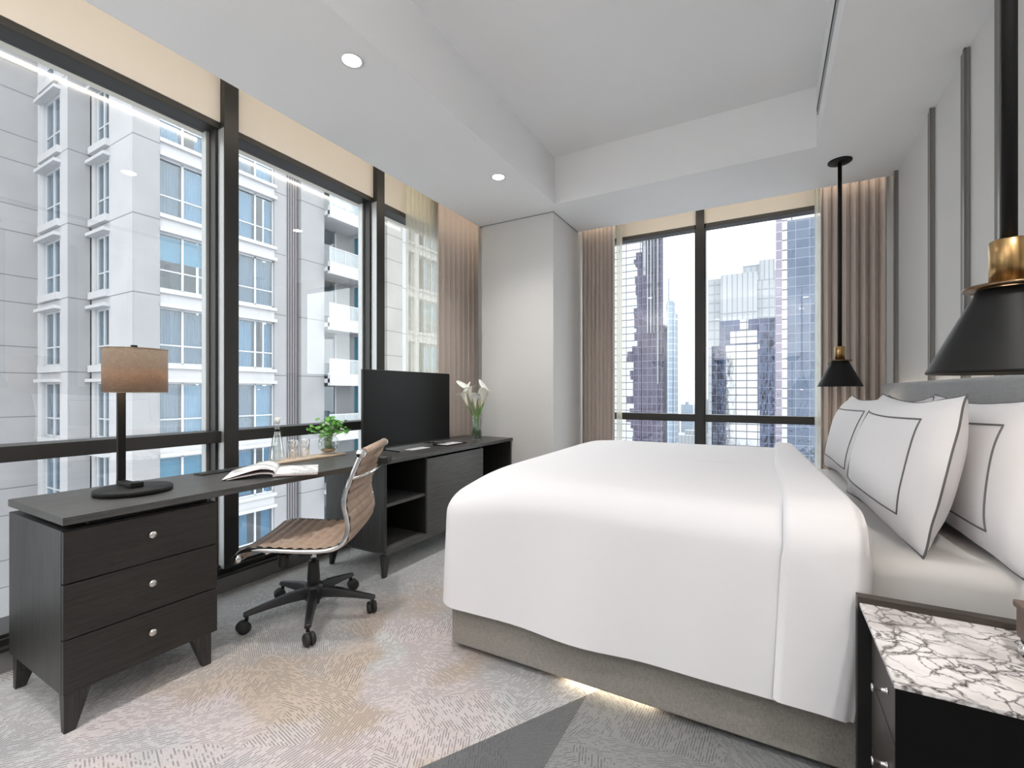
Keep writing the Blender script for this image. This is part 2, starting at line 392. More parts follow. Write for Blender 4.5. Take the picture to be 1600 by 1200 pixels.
M['cw_grid'] = curtainwall('gridded_reflection_glass', (.33, .345, .37), (.38, .40, .42), 3.2, 2.4, (.04, .045, .065), .20, bump=.05)
M['cw_lilac'] = curtainwall('lilac_glass', (.14, .13, .17), (.20, .18, .22), 2.0, 1.6, (.4, .38, .46), .06)
M['cw_pale'] = curtainwall('pale_blue_glass', (.16, .20, .26), (.22, .27, .33), 3.0, 3.4, (.34, .4, .48), .3, metal=.5, rough=.3)
M['cw_white'] = curtainwall('hazy_white_cladding', (.27, .285, .305), (.32, .335, .355), 3.0, 26, (.17, .185, .21), .5, metal=0, rough=.8, bump=0)
M['cw_white2'] = curtainwall('hazy_grey_cladding', (.24, .26, .285), (.31, .325, .345), 4.0, 6, (.18, .20, .225), .6, metal=0, rough=.8, bump=0)
M['ground'] = simple('city_ground', (.42, .43, .45), .9, nscale=.05, namp=.4)

# ------------------------------------------------------------------ room shell
XW, XG = -2.797, -2.95          # inner mullion face, glass of the window wall
XR = .826; YB, YBG = 4.70, 4.80 # right wall, back window frame, back glass
YR = -1.7; ZC, ZT = 2.8, 3.2
struct('floor', B(-3.1, XR+.15, YR-.15, YBG+.15, -.12, 0), M['carpet'])
mb = MB()
mb.box(-2.472, -1.608, YR, 4.381, ZC, ZT).box(.277, XR, YR, 4.381, ZC, ZT)
mb.box(-1.608, .277, 3.629, 4.381, ZC, ZT).box(-1.608, .277, YR, -1.35, ZC, ZT)
mb.box(-3.1, XR+.15, YR-.15, YBG+.15, ZT, ZT+.15)
ceil = struct('ceiling', mb, M['ceil'])
struct('wall_right', B(XR+.0, XR+.15, YR-.15, YBG+.15, 0, ZT), M['panel'])
struct('wall_rear', B(-3.1, XR, YR-.15, YR, 0, ZT), M['wall'])
# window wall: lintel strip above the glass and spandrel below it
mb = MB().box(-3.1, XW-.045, YR, YBG+.15, 2.78, ZT)
struct('wall_left', mb, M['cream'])
struct('wall_back', B(-3.1, XR, YB+.03, YBG+.15, 2.79, ZT), M['cream'])
struct('wall_back_sill', B(-1.687, XR, YB-.02, YBG+.15, 0, .12), M['sillm'])
struct('wall_corner', MB().box(-2.45, -1.687, 3.77, YB+.12, 0, ZT-.001), M['wall'])
struct('wall_recess', B(-3.1, -2.451, 4.25, YB+.12, 0, ZT-.001), M['wall'])
struct('trim_corner', B(-2.4725, -1.684, 3.766, 4.381, ZC-.006, ZC-.0005), M['sillm'])
struct('baseboard_left', MB().box(-3.1, XW-.005, YR, 4.249, 0, .088), M['sillm'])
struct('trim_sill', MB().box(-3.1, XW+.012, YR, 4.249, .092, .108).box(-3.1, XW-.02, YR, 4.249, .108, .135), M['frame'])

# windows of the left wall
mulls = [-2.06, -.85, .36, 1.57, 2.777]
mulls.append(3.985)
edges = [YR]+mulls[1:]+[4.25]
for i, y in enumerate(mulls[1:]):
    struct('trim_mullion', MB().box(XW-.068, XW, y-.042, y+.042, .135, ZT-.01), M['frame'], bevel=.002)
    struct('trim_mullion_lit_side', B(XW-.066, XW-.006, y-.0435, y-.0422, .135, 2.742), M['frame_l'])  # light on the mullion's side, put in as a pale plate
n_ = 0
for i in range(len(edges)-1):
    y0 = edges[i]+(.03 if i else 0); y1 = edges[i+1]-(.03 if i < len(edges)-2 else 0); n_ += 1
    fr = MB()
    xa, xb = XG-.03, XW-.068
    for (a, b) in ((y0, y0+.028), (y1-.028, y1)): fr.box(xa, xb+.0, a, b, .135, 2.78)
    fr.box(xa, XW-.048, y0, y1, 2.742, 2.78); fr.box(xa, XW-.03, y0, y1, .880, .948); fr.box(xa, XW-.04, y0, y1, .135, .150)
    f = struct('window_%d' % n_, fr, M['frame'], bevel=.002)
    f2 = MB()
    for (a, b) in ((y0+.028, y0+.045), (y1-.045, y1-.028)): f2.box(xa, XG+.018, a, b, .151, .879).box(xa, XG+.018, a, b, .949, 2.741)
    f2.build('window_frame_liner', M['frame_l'], f)
    for (z0, z1) in ((.15, .88), (.948, 2.742)):
        MB().box(XG-.003, XG+.003, y0+.029, y1-.029, z0, z1).build('window_pane', M['glass'], f)
# back windows
bm_x = [-1.687, -.574, .64, XR]
for x in bm_x[1:-1]: struct('trim_mullion', MB().box(x-.037, x+.037, YB, YBG-.02, .12, ZT-.01), M['frame'], bevel=.002)
for i in range(3):
    x0, x1 = bm_x[i]+(.03 if i else 0), bm_x[i+1]-(.03 if i < 2 else 0); n_ += 1
    fr = MB()
    for (a, b) in ((x0, x0+.02), (x1-.02, x1)): fr.box(a, b, YB+.02, YBG+.03, .12, 2.79)
    fr.box(x0, x1, YB+.02, YBG+.03, 2.752, 2.79); fr.box(x0, x1, YB+.015, YBG+.03, .895, .965); fr.box(x0, x1, YB+.015, YBG+.03, .12, .16)
    f = struct('window_%d' % n_, fr, M['frame'], bevel=.002)
    for (z0, z1) in ((.16, .895), (.965, 2.752)):
        MB().box(x0+.02, x1-.02, YBG-.003, YBG+.003, z0, z1).build('window_pane', M['glass'], f)

# metal trims on the headboard wall
k = 0
for y in (4.325, 3.48, 2.957, 2.577, 2.05, 1.5, .95, .4):
    k += 1
    struct('trim_%d' % k, MB().box(XR-.018, XR, y-.034, y+.034, 0, ZC), M['panel'] if False else M['sillm'], bevel=.003)
    k += 1
    struct('trim_%d' % k, MB().box(XR-.024, XR-.018, y-.036, y-.018, 0, ZC), M['gunmetal'])
# linear air slot in the right face of the tray
vent = MB().box(.268, .277, .2, 3.50, 2.945, 2.985)
v = vent.build('air_vent', M['frame_l']); tag(v, 'long slim grey air slot along the right side of the ceiling tray', 'vent')
sl = MB().box(.2655, .268, .22, 3.48, 2.955, 2.962).box(.2655, .268, .22, 3.48, 2.968, 2.975).build('slot', M['black'], v)

# led strips in the curtain pockets, behind the headboard, under the bed
LED = emit('warm_led_strip', (1, .87, .70), 9)
def strip(mb, label):
    o = mb.build('light_strip', LED); tag(o, label, 'light strip'); return o
strip(B(-2.486, -2.474, -1.6, 4.2, 2.90, 2.915), 'warm light strip hidden in the ceiling pocket along the window wall')
strip(B(-1.66, .80, 4.383, 4.395, 2.90, 2.915), 'warm light strip hidden in the ceiling pocket above the back window')

# downlights
lens = emit('downlight_lens', (1, .98, .94), 14)
def downlight(x, y, label):
    t = empty('downlight', (x, y, ZC), label, 'ceiling light', 'round recessed downlights')
    l = L(); l.lathe([(.052, -.0005), (.055, -.004), (.046, -.004), (.043, .0)], cap=False, seg=28); l.build('trim_ring', M['whiteplas'], t)
    l = L(); l.lathe([(.0, -.002), (.043, -.002)], seg=28, cap=False); l.build('lens', lens, t)
    s = bpy.data.lights.new('downlight_beam', 'SPOT'); s.energy = 58 if x < 0 else 95; s.spot_size = 2.3; s.spot_blend = 1; s.shadow_soft_size = .045; s.color = (1, .98, .95)
    so = bpy.data.objects.new('downlight_beam', s); C.objects.link(so); so.location = (0, 0, -.012); so.parent = t
downlight(-1.776, 1.57, 'round white downlight in the ceiling, the nearer and larger of two')
downlight(-1.776, 2.96, 'small round white downlight in the ceiling near the corner column')
for (x, y) in ((-1.776, .18), (-1.776, -1.1), (.55, -.9), (.55, .35), (-1.0, -1.52)): downlight(x, y, 'round white fill downlight added in the ceiling behind the viewer, out of view')  # unseen downlights added to raise the room's brightness

for (x, y, z) in FILL_UPLIGHTERS:  # bodies of the added fill uplighters
    t = empty('fill_uplighter', (x, y, 0), 'black fill uplighter added behind the viewer, out of view', 'lamp', 'added fill uplighters')
    MB().lathe([(0, 0), (.15, 0), (.15, .02), (.02, .03), (0, .03)], (x, y, 0), 32).build('base', M['black'], t)
    MB().lathe([(0, .031), (.012, .031), (.012, z-.08), (0, z-.08)], (x, y, 0), 16).build('pole', M['black'], t)
    MB().lathe([(0, -.079), (.06, -.075), (.15, .02), (.145, .02), (.055, -.07), (0, -.074)], (x, y, z), 32, cap=False).build('lamp_dish', M['black'], t)

# ------------------------------------------------------------------ curtains
def curtain(name, p0, p1, z0, z1, folds, amp, mat, label, seed=1, gather=.85, cat='curtain'):
    rnd = random.Random(seed); p0 = Vector(p0); p1 = Vector(p1); d = p1-p0; nrm = Vector((-d.y, d.x)).normalized()
    ph = [rnd.uniform(-.5, .5) for _ in range(folds+2)]; am = [rnd.uniform(.65, 1.2) for _ in range(folds+2)]
    NU = folds*12+1; NV = 26
    def fn(u, v):
        t = u*folds; i = int(min(t, folds-1e-6)); f = t-i
        a = am[i]*(1-f)+am[i+1]*f; p = ph[i]*(1-f)+ph[i+1]*f
        sway = .004*math.sin(v*3+u*4)*(1-v)
        w = math.sin(2*PI*t+p); w = math.copysign(abs(w)**1.1, w)
        k = amp*a*(gather+(1-gather)*(1-v))
        q = p0+d*(u+.25/folds*math.sin(4*PI*t+p)*.35+sway)
        pinch = 1.0 if v < .93 else 1-.35*(v-.93)/.07
        q = q+nrm*(w*k*pinch)
        return (q.x, q.y, z0+(z1-z0)*v)
    m = MB(); m.grid(fn, NU, NV)
    o = m.build(name, mat, solid=.004); tag(o, label, cat); return o
curtain('curtain', (-2.715, 3.43), (-2.71, 4.08), .012, 3.10, 8, .030, M['drape'], 'taupe full-length drape beside the corner column, behind the television', 3)
curtain('sheer_curtain', (-2.782, 3.06), (-2.782, 3.95), .145, 3.10, 16, .010, M['sheer'], 'ivory see-through sheer curtain in front of the third window', 5, cat='curtain')
curtain('curtain', (-1.672, 4.47), (-1.335, 4.47), .012, 3.10, 8, .028, M['drape'], 'taupe full-length drape left of the back window, beside the column', 8)
curtain('curtain', (.37, 4.48), (.79, 4.48), .012, 3.10, 7, .040, M['drape'], 'taupe full-length drape right of the back window, behind the small pendant', 11)
curtain('sheer_curtain', (-1.36, 4.62), (-1.30, 4.62), .012, 3.10, 3, .012, M['sheer'], 'narrow stacked ivory sheer at the left edge of the back window', 12)
curtain('sheer_curtain', (.34, 4.62), (.45, 4.62), .012, 3.10, 4, .012, M['sheer'], 'narrow stacked ivory sheer at the right edge of the back window', 13)

# ------------------------------------------------------------------ worktop, dresser, media console
wt = B(-2.66, -2.10, .615, 3.765, .722, .750).build('worktop', M['wood_top'], bevel=.0015)
tag(wt, 'long black oak worktop running over dresser, desk gap and media console', 'worktop')

t = empty('dresser', (-2.38, .87, 0), 'black oak three-drawer dresser with round nickel knobs on tapered legs', 'dresser')
mb = MB().box(-2.655, -2.125, .617, 1.120, .135, .700); mb.build('carcass', M['wood_z'], t, bevel=.0015)
B(-2.62, -2.15, .70, 1.10, .7005, .7215).build('spacer', M['inside'], t)
for z0, z1 in ((.519, .698), (.327, .514), (.137, .322)):
    d = B(-2.1245, -2.106, .618, 1.120, z0, z1).build('drawer', M['wood_y'], t, bevel=.001)
    kb = MB(); R = Matrix.Rotation(PI/2, 4, 'Y')
    zc = z1-.062 if z0 > .5 else (z1-.062)
    kb.lathe([(.0, 0), (.0055, 0), (.0055, .016), (.012, .019), (.0135, .024), (.0125, .027), (.0, .028)], (-2.106, .870, (z0+z1)/2+.018), 20, R)
    kb.build('knob', M['steel'], d)
def tleg(x, y, sx_, sy_, z1, t, mat=M['wood_z'], w=.075, b=.032):
    # a leg with straight outer faces and tapering inner faces; sx_,sy_ point inwards
    T = [(x, y), (x+sx_*w*.6, y), (x+sx_*w*.6, y+sy_*w), (x, y+sy_*w)]; Bt = [(x, y), (x+sx_*b*.8, y), (x+sx_*b*.8, y+sy_*b), (x, y+sy_*b)]
    if sx_*sy_ < 0: T = T[::-1]; Bt = Bt[::-1]
    m = MB().hexa([(p[0], p[1], 0) for p in Bt], [(p[0], p[1], z1) for p in T]); m.build('leg', mat, t, bevel=.0015)
for (x, y, a, b) in ((-2.115, .622, -1, 1), (-2.63, .622, 1, 1), (-2.115, 1.10, -1, -1), (-2.63, 1.10, 1, -1)): tleg(x, y, a, b, .1345, t)

t = empty('media_console', (-2.38, 2.93, 0), 'low black oak media console with open shelves and a grey door, under the television', 'cabinet')
X0, X1, Y0, Y1 = -2.655, -2.112, 2.125, 3.76
for ya in (Y0, Y1-.022): B(X0, X1, ya, ya+.022, .165, .7215).build('side_panel', M['wood_z'], t, bevel=.001)
B(X0, X1, Y0+.022, Y1-.022, .140, .178).build('bottom_panel', M['wood_grey'], t, bevel=.001)
B(X0, X0+.01, Y0+.022, Y1-.022, .178, .7215).build('back_panel', M['inside'], t)
B(X0+.01, X1-.012, Y0+.0225, Y0+.0245, .18, .7205).build('liner', M['inside'], t)
for y in (2.545, 3.255): B(X0+.01, X1-.012, y-.011, y+.011, .178, .7215).build('divider', M['inside'], t)
B(X0+.01, X1-.015, Y0+.0245, 2.534, .442, .460).build('shelf', M['wood_grey'], t)
B(X1-.0118, X1+.004, 2.536, 3.264, .1785, .7060).build('door', M['wood_grey'], t, bevel=.001)
for (x, y, a, b) in ((-2.12, 2.13, -1, 1), (-2.63, 2.13, 1, 1), (-2.12, 3.75, -1, -1), (-2.63, 3.75, 1, -1)): tleg(x, y, a, b, .1395, t, w=.06, b=.026)

# flush power socket panel
t = empty('socket_panel', (-2.57, 1.36, .75), 'black flip-up power socket panel let into the worktop', 'socket')
B(-2.61, -2.53, 1.27, 1.45, .7502, .756).build('cover', M['blackpl'], t, bevel=.001)
B(-2.60, -2.54, 1.28, 1.44, .7562, .7575).build('lid', M['frame'], t)

# ------------------------------------------------------------------ desk lamp
LX, LY = -2.38, .925
t = empty('desk_lamp', (LX, LY, .75), 'dark metal desk lamp with taupe linen drum shade standing on the worktop', 'lamp')
MB().lathe([(0, 0), (.130, 0), (.136, .003), (.136, .018), (.133, .021), (0, .021)], (LX, LY, .7505), 56).build('base', M['black'], t)
MB().box(-2.514, -2.36, LY-.0145, LY+.0145, .772, .790).build('base_arm', M['black'], t, bevel=.002)
MB().box(-2.40, -2.35, LY-.024, LY+.024, .772, .794).build('switch_block', M['black'], t, bevel=.003)
MB().box(-2.512, -2.493, LY-.0145, LY+.0145, .7905, 1.372).build('pole', M['black'], t, bevel=.002)
MB().box(-2.4885, -2.37, LY-.008, LY+.008, 1.362, 1.372).lathe([(0, 0), (.012, 0), (.012, .008), (0, .008)], (LX, LY, 1.373), 20).build('top_arm', M['black'], t, bevel=.001)
SC = (-2.375, LY+.004)
sh = MB().lathe([(.1105, 0), (.111, .0), (.111, .186), (.1105, .186)], (SC[0], SC[1], 1.178), 64, cap=False).build('lamp_shade', M['shade'], t, solid=.0015)
for z in (1.177, 1.361): MB().lathe([(.1125, 0), (.1125, .004)], (SC[0], SC[1], z), 64, cap=False).build('shade_rim', M['shade'], t)
MB().lathe([(0, -.03), (.02, -.025), (.03, 0), (.024, .025), (.012, .05), (.012, .09), (0, .09)], (SC[0], SC[1], 1.25), 20).build('bulb', emit('bulb_glow', (1, .72, .42), 3), t)
point('desk_lamp_light', (SC[0], SC[1], 1.23), 3.2, (1, .68, .38), .03)

# ------------------------------------------------------------------ magazine
t = empty('magazine', (-2.33, 1.52, .75), 'open magazine lying near the front edge of the worktop', 'magazine')
def paper():
    n = N('printed_page'); o = n.obj(); x = n.sep(o)
    # printed blocks: text bars across the page
    rows = n.math('LESS_THAN', n.math('FRACT', n.math('MULTIPLY_ADD', x[1], 75, 10)), .55)
    blk = n.new('ShaderNodeTexWhiteNoise'); n.link(n.comb(n.math('FLOOR', n.math('MULTIPLY_ADD', x[1], 30, 50)), n.math('FLOOR', n.math('MULTIPLY_ADD', x[0], 11, 50)), 0), blk.inputs[0])
    pres = n.math('GREATER_THAN', blk.outputs[0], .55)
    n.set(col=n.mix(n.math('MULTIPLY', n.math('MULTIPLY', rows, pres), .8), (.78, .77, .76, 1), (.10, .10, .10, 1)), rough=.5); return n.m
M['paper'] = paper(); M['pageside'] = simple('page_edges', (.62, .55, .55), .7)
# spine runs from near (-2.10,1.44) to far (-2.42,1.66)? the pages lie at an angle to the desk
sp0 = Vector((-2.165, 1.415)); ax = Vector((-.30, .235)).normalized(); ux = Vector((ax.y, -ax.x))*-1   # ux points to the left page (towards the dresser)
if ux.y > 0: ux = -ux
HL, WL = .285, .215
prof = [(0, .004), (-.012, .020), (-.004, .034), (.02, .043), (.05, .046), (.09, .040), (.14, .026), (.185, .012), (.22, .003)]
def page(profile, th, sgn):
    m = MB(); n = len(profile)
    def fn(u, v):
        f = u*(n-1); i = min(int(f), n-2); w = f-i
        a = profile[i][0]*(1-w)+profile[i+1][0]*w; h = profile[i][1]*(1-w)+profile[i+1][1]*w
        q = sp0+ux*a*sgn+ax*(v*HL); return (q.x, q.y, .7515+h)
    m.grid(fn, 30, 6, flip=(sgn > 0)); return m
l = page(prof, .002, 1).build('left_page', M['paper'], t, solid=.0015)
l2 = page([(0, .003), (-.006, .012), (.01, .020), (.05, .024), (.1, .018), (.15, .010), (.20, .002)], .002, 1).build('under_pages', M['pageside'], t, solid=.004)
r = page([(0, .012), (.02, .016), (.08, .014), (.15, .012), (.21, .011)], .002, -1).build('right_page', M['paper'], t, solid=.001)
r2 = page([(0, .005), (.02, .0085), (.08, .007), (.15, .006), (.208, .005)], .002, -1).build('page_block', M['pageside'], t, solid=.009)

# ------------------------------------------------------------------ tray, bottle, glasses, plant
t_ = B(-2.655, -2.53, 1.64, 2.19, .7505, .763).build('serving_board', M['lightwood'], bevel=.003); tag(t_, 'long light oak serving board under the bottle and plant', 'tray')
t = empty('water_bottle', (-2.61, 1.735, .763), 'clear glass swing-top water bottle standing on the light oak board', 'bottle')
MB().lathe([(0, 0), (.040, 0), (.043, .006), (.043, .02), (.036, .08), (.027, .135), (.017, .175), (.013, .20), (.013, .215), (.015, .216), (.015, .222)], (-2.61, 1.735, .7635), 32).build('bottle_body', M['drinkglass'], t)
MB().lathe([(0, 0), (.039, .0), (.034, .075), (.0255, .13), (.0165, .168), (0, .168)], (-2.61, 1.735, .768), 32).build('water', M['water'], t)
MB().lathe([(.0175, 0), (.018, .012), (.0175, .014)], (-2.61, 1.735, .94), 24, cap=False).build('collar', M['black'], t)
MB().lathe([(0, 0), (.0145, 0), (.0155, .02), (.0145, .036), (0, .038)], (-2.61, 1.735, .987), 24).build('stopper', M['whiteplas'], t)
def tumbler(x, y, label):
    t = empty('drinking_glass', (x, y, .763), label, 'glass', 'tumblers on the serving board')
    MB().lathe([(0, .004), (.027, .004), (.030, .11), (.032, .112), (.033, .11), (.030, 0), (0, 0)], (x, y, .7635), 28, cap=False).build('glass_body', M['drinkglass'], t)
tumbler(-2.615, 1.845, 'clear straight tumbler standing right beside the glass bottle')
tumbler(-2.60, 1.915, 'clear tumbler standing further from the bottle, towards the plant')
t = empty('flower_vase', (-2.60, 2.10, .763), 'round clear glass vase on the far end of the oak board', 'vase')
def sph(r, z0, z1, n=14): return [(r*math.sin(a), r+.0-r*math.cos(a)) for a in [z0+(z1-z0)*i/(n-1) for i in range(n)]]
MB().lathe(sph(.068, .35, 2.6), (-2.60, 2.10, .7595), 32).build('vase_body', M['vaseglass'], t)
MB().lathe(sph(.063, .4, 1.5)+[(0, .06)], (-2.60, 2.10, .7625), 32).build('water', M['water'], t)
MB().lathe(sph(.058, .2, 1.0, 6)+[(0, .03)], (-2.60, 2.10, .768), 20).build('pebbles', simple('tan_pebbles', (.42, .26, .14), .6, nscale=90, namp=.5, bump=.8), t)
M['leaf'] = simple('bright_green_leaf', (.13, .40, .05), .45, nscale=14, namp=.45, sss=0)
M['leaf_p'] = simple('pale_variegated_leaf', (.42, .58, .36), .45, nscale=14, namp=.3)
M['stem'] = simple('green_stem', (.16, .36, .07), .5, nscale=10, namp=.2)
t = empty('leafy_plant', (-2.60, 2.10, .78), 'bushy bright green cutting growing from the round vase', 'plant')
rnd = random.Random(4); st = MB(); lf = MB(); lp = MB()
for i in range(92):
    a = rnd.uniform(0, 2*PI); rr = rnd.uniform(.01, .125); zz = .93+rnd.uniform(-.05, .085)*(1-rr*2.5)
    tip = Vector((-2.60+rr*math.cos(a)*.9, 2.10+rr*math.sin(a)*1.15, zz))
    b = Vector((-2.60+rnd.uniform(-.02, .02), 2.10+rnd.uniform(-.02, .02), .79))
    m_ = (b+tip)/2+Vector((rnd.uniform(-.01, .01), rnd.uniform(-.01, .01), .03)); m_.x = -2.60+(m_.x+2.60)*.5; m_.y = 2.10+(m_.y-2.10)*.5
    if i % 2 == 0: st.tube([b, m_, tip], .0013, 5)
    s_ = rnd.uniform(.011, .021); nx = Vector((rnd.uniform(-.7, .9), rnd.uniform(-.9, .4), 1)).normalized(); u1 = nx.orthogonal().normalized(); u2 = nx.cross(u1)
    pts = []
    for k in range(10):
        an = 2*PI*k/10; q = s_*(1+.12*math.cos(3*an)); pts.append(tip+u1*q*math.cos(an)+u2*q*.9*math.sin(an)+nx*(-.004 if k % 2 else .0))
    (lp if i % 7 == 0 else lf).add([tip-nx*.003]+pts, [(0, 1+k, 1+(k+1) % 10) for k in range(10)], True)
st.build('stems', M['stem'], t); lf.build('foliage', M['leaf'], t, solid=.0006); lp.build('pale_leaves', M['leaf_p'], t, solid=.0006, label='pale variegated leaves')

# ------------------------------------------------------------------ television and things beside it
TX = -2.41
t = empty('television', (TX, 2.72, .75), 'flat black television standing on the media console', 'television')
B(TX-.030, TX-.006, 2.235, 3.205, .772, 1.338).build('tv_housing', M['blackpl'], t, bevel=.004)
B(TX-.0055, TX-.003, 2.24, 3.20, .783, 1.335).build('screen', M['screen'], t)
mb = MB().box(TX-.006, TX-.001, 2.236, 3.204, .772, .783); mb.build('bezel', M['frame'], t)
for y in (2.45, 3.0):
    m = MB(); m.tube([(TX-.13, y, .755), (TX-.02, y, .758), (TX-.018, y, .79), (TX-.016, y, .758), (TX+.12, y, .755)], .005, 8); m.build('stand_foot', M['black'], t)
t = B(TX+.05, TX+.13, 2.58, 2.78, .7505, .7525).build('information_card', M['whiteplas']); tag(t, 'white printed card lying in front of the television', 'card')
t = empty('cable_tray', (TX+.15, 3.02, .75), 'low dark metal holder on the console at the right end of the television', 'holder')
m = MB(); m.tube([(TX+.06, 2.90, .757), (TX+.06, 3.16, .757), (TX+.20, 3.16, .757), (TX+.20, 2.90, .757)], .005, 8, close=True); m.build('rim', M['black'], t)
B(TX+.07, TX+.19, 2.91, 3.15, .7505, .758).build('contents', M['whiteplas'], t)

# vase of calla lilies
VX, VY = -2.285, 3.43
t = empty('glass_vase', (VX, VY, .75), 'tall clear cylinder vase holding white calla lilies on the console', 'vase')
MB().lathe([(0, 0), (.045, 0), (.045, .225), (.042, .225), (.042, .008), (0, .008)], (VX, VY, .7505), 36, cap=False).build('vase_body', M['vaseglass'], t)
MB().lathe([(0, 0), (.0405, 0), (.0405, .15), (0, .15)], (VX, VY, .760), 32).build('water', M['water'], t)
m = MB()
for k in range(3):
    m.grid(lambda u, v, k=k: (VX+.036*math.cos(2*u+k*2), VY+.036*math.sin(2*u+k*2), .765+.02*k+.05*v+.04*u), 10, 3)
m.build('wrapped_leaf', simple('dark_green_leaf', (.12, .30, .12), .4, nscale=20, namp=.3), t)
n = N('calla_petal'); z = n.sep(n.obj())[2]
n.set(col=n.ramp(n.math('MULTIPLY', z, 8.0), (.02, (.45, .58, .18)), (.36, (.90, .90, .74)), (.7, (.95, .94, .88))), rough=.5, sheen=.2); n.b.inputs['Subsurface Weight'].default_value = .5; n.b.inputs['Subsurface Radius'].default_value = (.02, .02, .015)
M['petal'] = n.m; M['spadix'] = simple('yellow_spadix', (.75, .55, .08), .6, nscale=200, namp=.3)
def lily(i, tipx, tipy, tipz, tilt_dir, tilt, size, label):
    # root at the flower's base; the stem goes down into the vase
    base = Vector((tipx, tipy, tipz))
    t = empty('calla_lily', base, label, 'flower', 'calla lilies in the tall vase')
    low = Vector((VX+(VX-tipx)*.25, VY+(VY-tipy)*.25, .79))
    mid = Vector((VX+(tipx-VX)*.35, VY+(tipy-VY)*.35, .985))
    pts = []
    for k in range(9):
        s_ = k/8; pts.append(low*(1-s_)**2+mid*2*s_*(1-s_)+base*s_*s_)
    MB().tube(pts, [.0055]*9, 8).build('stem', M['stem'], t)
    R = Matrix.Rotation(tilt, 4, Vector((-math.sin(tilt_dir), math.cos(tilt_dir), 0))) @ Matrix.Rotation(i*2.1+1.0, 4, 'Z')
    m = L()
    def fn(u, v):
        a = 2*PI*u; r = .008+.034*v**1.8*size*1.12; r *= (1+.35*max(0, v-.7)/.3*math.cos(a)**2)
        zt = .145*size*v*(1+.22*v*max(0, math.cos(a))**2)-.03*size*max(0, v-.8)/.2*(1-max(0, math.cos(a)))
        if v > .85: r *= 1+.25*(v-.85)/.15
        return R @ Vector((r*math.cos(a)+.012*v*v*size, r*math.sin(a)*.8, zt))
    m.grid(fn, 28, 12, wrapu=True); o = m.build('spathe', M['petal'], t, solid=.0012)
    m = L(); m.tube([R @ Vector((.004, 0, .03)), R @ Vector((.008, 0, .075*size+.02))], .005, 8); m.build('spadix', M['spadix'], t)
ls = [(-.095, -.035, 1.085, .95, 'leftmost white calla lily, leaning to the left'), (-.055, .0, 1.115, 1.05, 'tall white calla lily second from the left'), (-.01, -.03, 1.06, .7, 'small lower white calla lily at the left of the middle'),
      (.025, .01, 1.075, .7, 'small pale green-white calla lily at the right of the middle'), (.07, .03, 1.10, 1.0, 'white calla lily leaning to the right with a long pointed rim'), (.05, -.03, 1.075, .85, 'white calla lily lower right, in front of its taller neighbour')]
rtv = Vector((math.cos(YAW), math.sin(YAW)))
for i, (du, dd, z, sz, lab) in enumerate(ls):
    lily(i, VX+rtv.x*du*.8-rtv.y*dd, VY+rtv.y*du*.8+rtv.x*dd, z-.035, math.atan2(rtv.y*du, rtv.x*du), abs(du)*3.6, sz*1.22, lab)

# ------------------------------------------------------------------ office chair
CX_, CY_ = -2.11, 1.61
CA = math.radians(213)
ch = empty('office_chair', (CX_, CY_, 0), 'tan ribbed leather swivel chair with chrome rails on a black five-star base', 'chair', rz=CA)
P0 = [(.262, .392), (.255, .412), (.235, .425), (.18, .432), (.10, .428), (.0, .421), (-.10, .418), (-.17, .424), (-.215, .445), (-.240, .480), (-.250, .53), (-.243, .58), (-.232, .63), (-.236, .68), (-.252, .73), (-.275, .79), (-.300, .85), (-.316, .885)]
def cr(P, n):
    out = []; m = len(P)
    for i in range(n):
        f = i/(n-1)*(m-1); k = min(int(f), m-2); w = f-k
        p0, p1, p2, p3 = [Vector(P[max(0, min(m-1, j))]) for j in (k-1, k, k+1, k+2)]
        out.append(.5*((2*p1)+(p2-p0)*w+(2*p0-5*p1+4*p2-p3)*w*w+(3*p1-p0-3*p2+p3)*w**3))
    return out
PR = cr(P0, 200)
ln = [0]
for i in range(1, 200): ln.append(ln[-1]+(PR[i]-PR[i-1]).length)
HW = .255
def sling(side):
    m = L()
    def fn(u, v):
        i = int(round(v*199)); p = PR[i]; a = PR[max(0, i-1)]; b = PR[min(199, i+1)]; tg = (b-a).normalized(); nn = Vector((-tg.y, tg.x))*-1
        s_ = ln[i]/.047; rib = abs(math.sin(PI*s_))**.55
        w = (u*2-1); sag = -.010*(1-w*w)
        th = .003+.0115*rib
        q = p+nn*(th*side+sag*(1 if side > 0 else 1))
        return (q.x, w*(HW-.008), q.y)
    m.grid(fn, 15, 200, flip=side > 0); return m
ms = sling(1); m2 = sling(-1); ms.add(m2.v, m2.f, True)
ms.build('seat_sling', M['leather'], ch)
for s_ in (-1, 1):
    m = L(); m.tube([(p.x, s_*(HW+.0), p.y) for p in PR[6:197:4]], .0115, 10, flat=1.0); m.build('side_rail', M['chrome'], ch)
for (p, nm) in ((PR[0], 'front_roll'), (PR[199], 'top_roll')):
    m = L(); m.tube([(p.x, -HW+.012, p.y), (p.x, HW-.012, p.y)], .021, 16); r = m.build(nm, M['leather'], ch)
    for s_ in (-1, 1):
        m = L(); m.local = True; m.tube([(p.x, s_*(HW-.0125), p.y), (p.x, s_*(HW+.012), p.y)], .0225, 16); m.tube([(p.x, s_*(HW+.012), p.y), (p.x, s_*(HW+.016), p.y)], .012, 12); m.build('end_cap', M['chrome'], r)
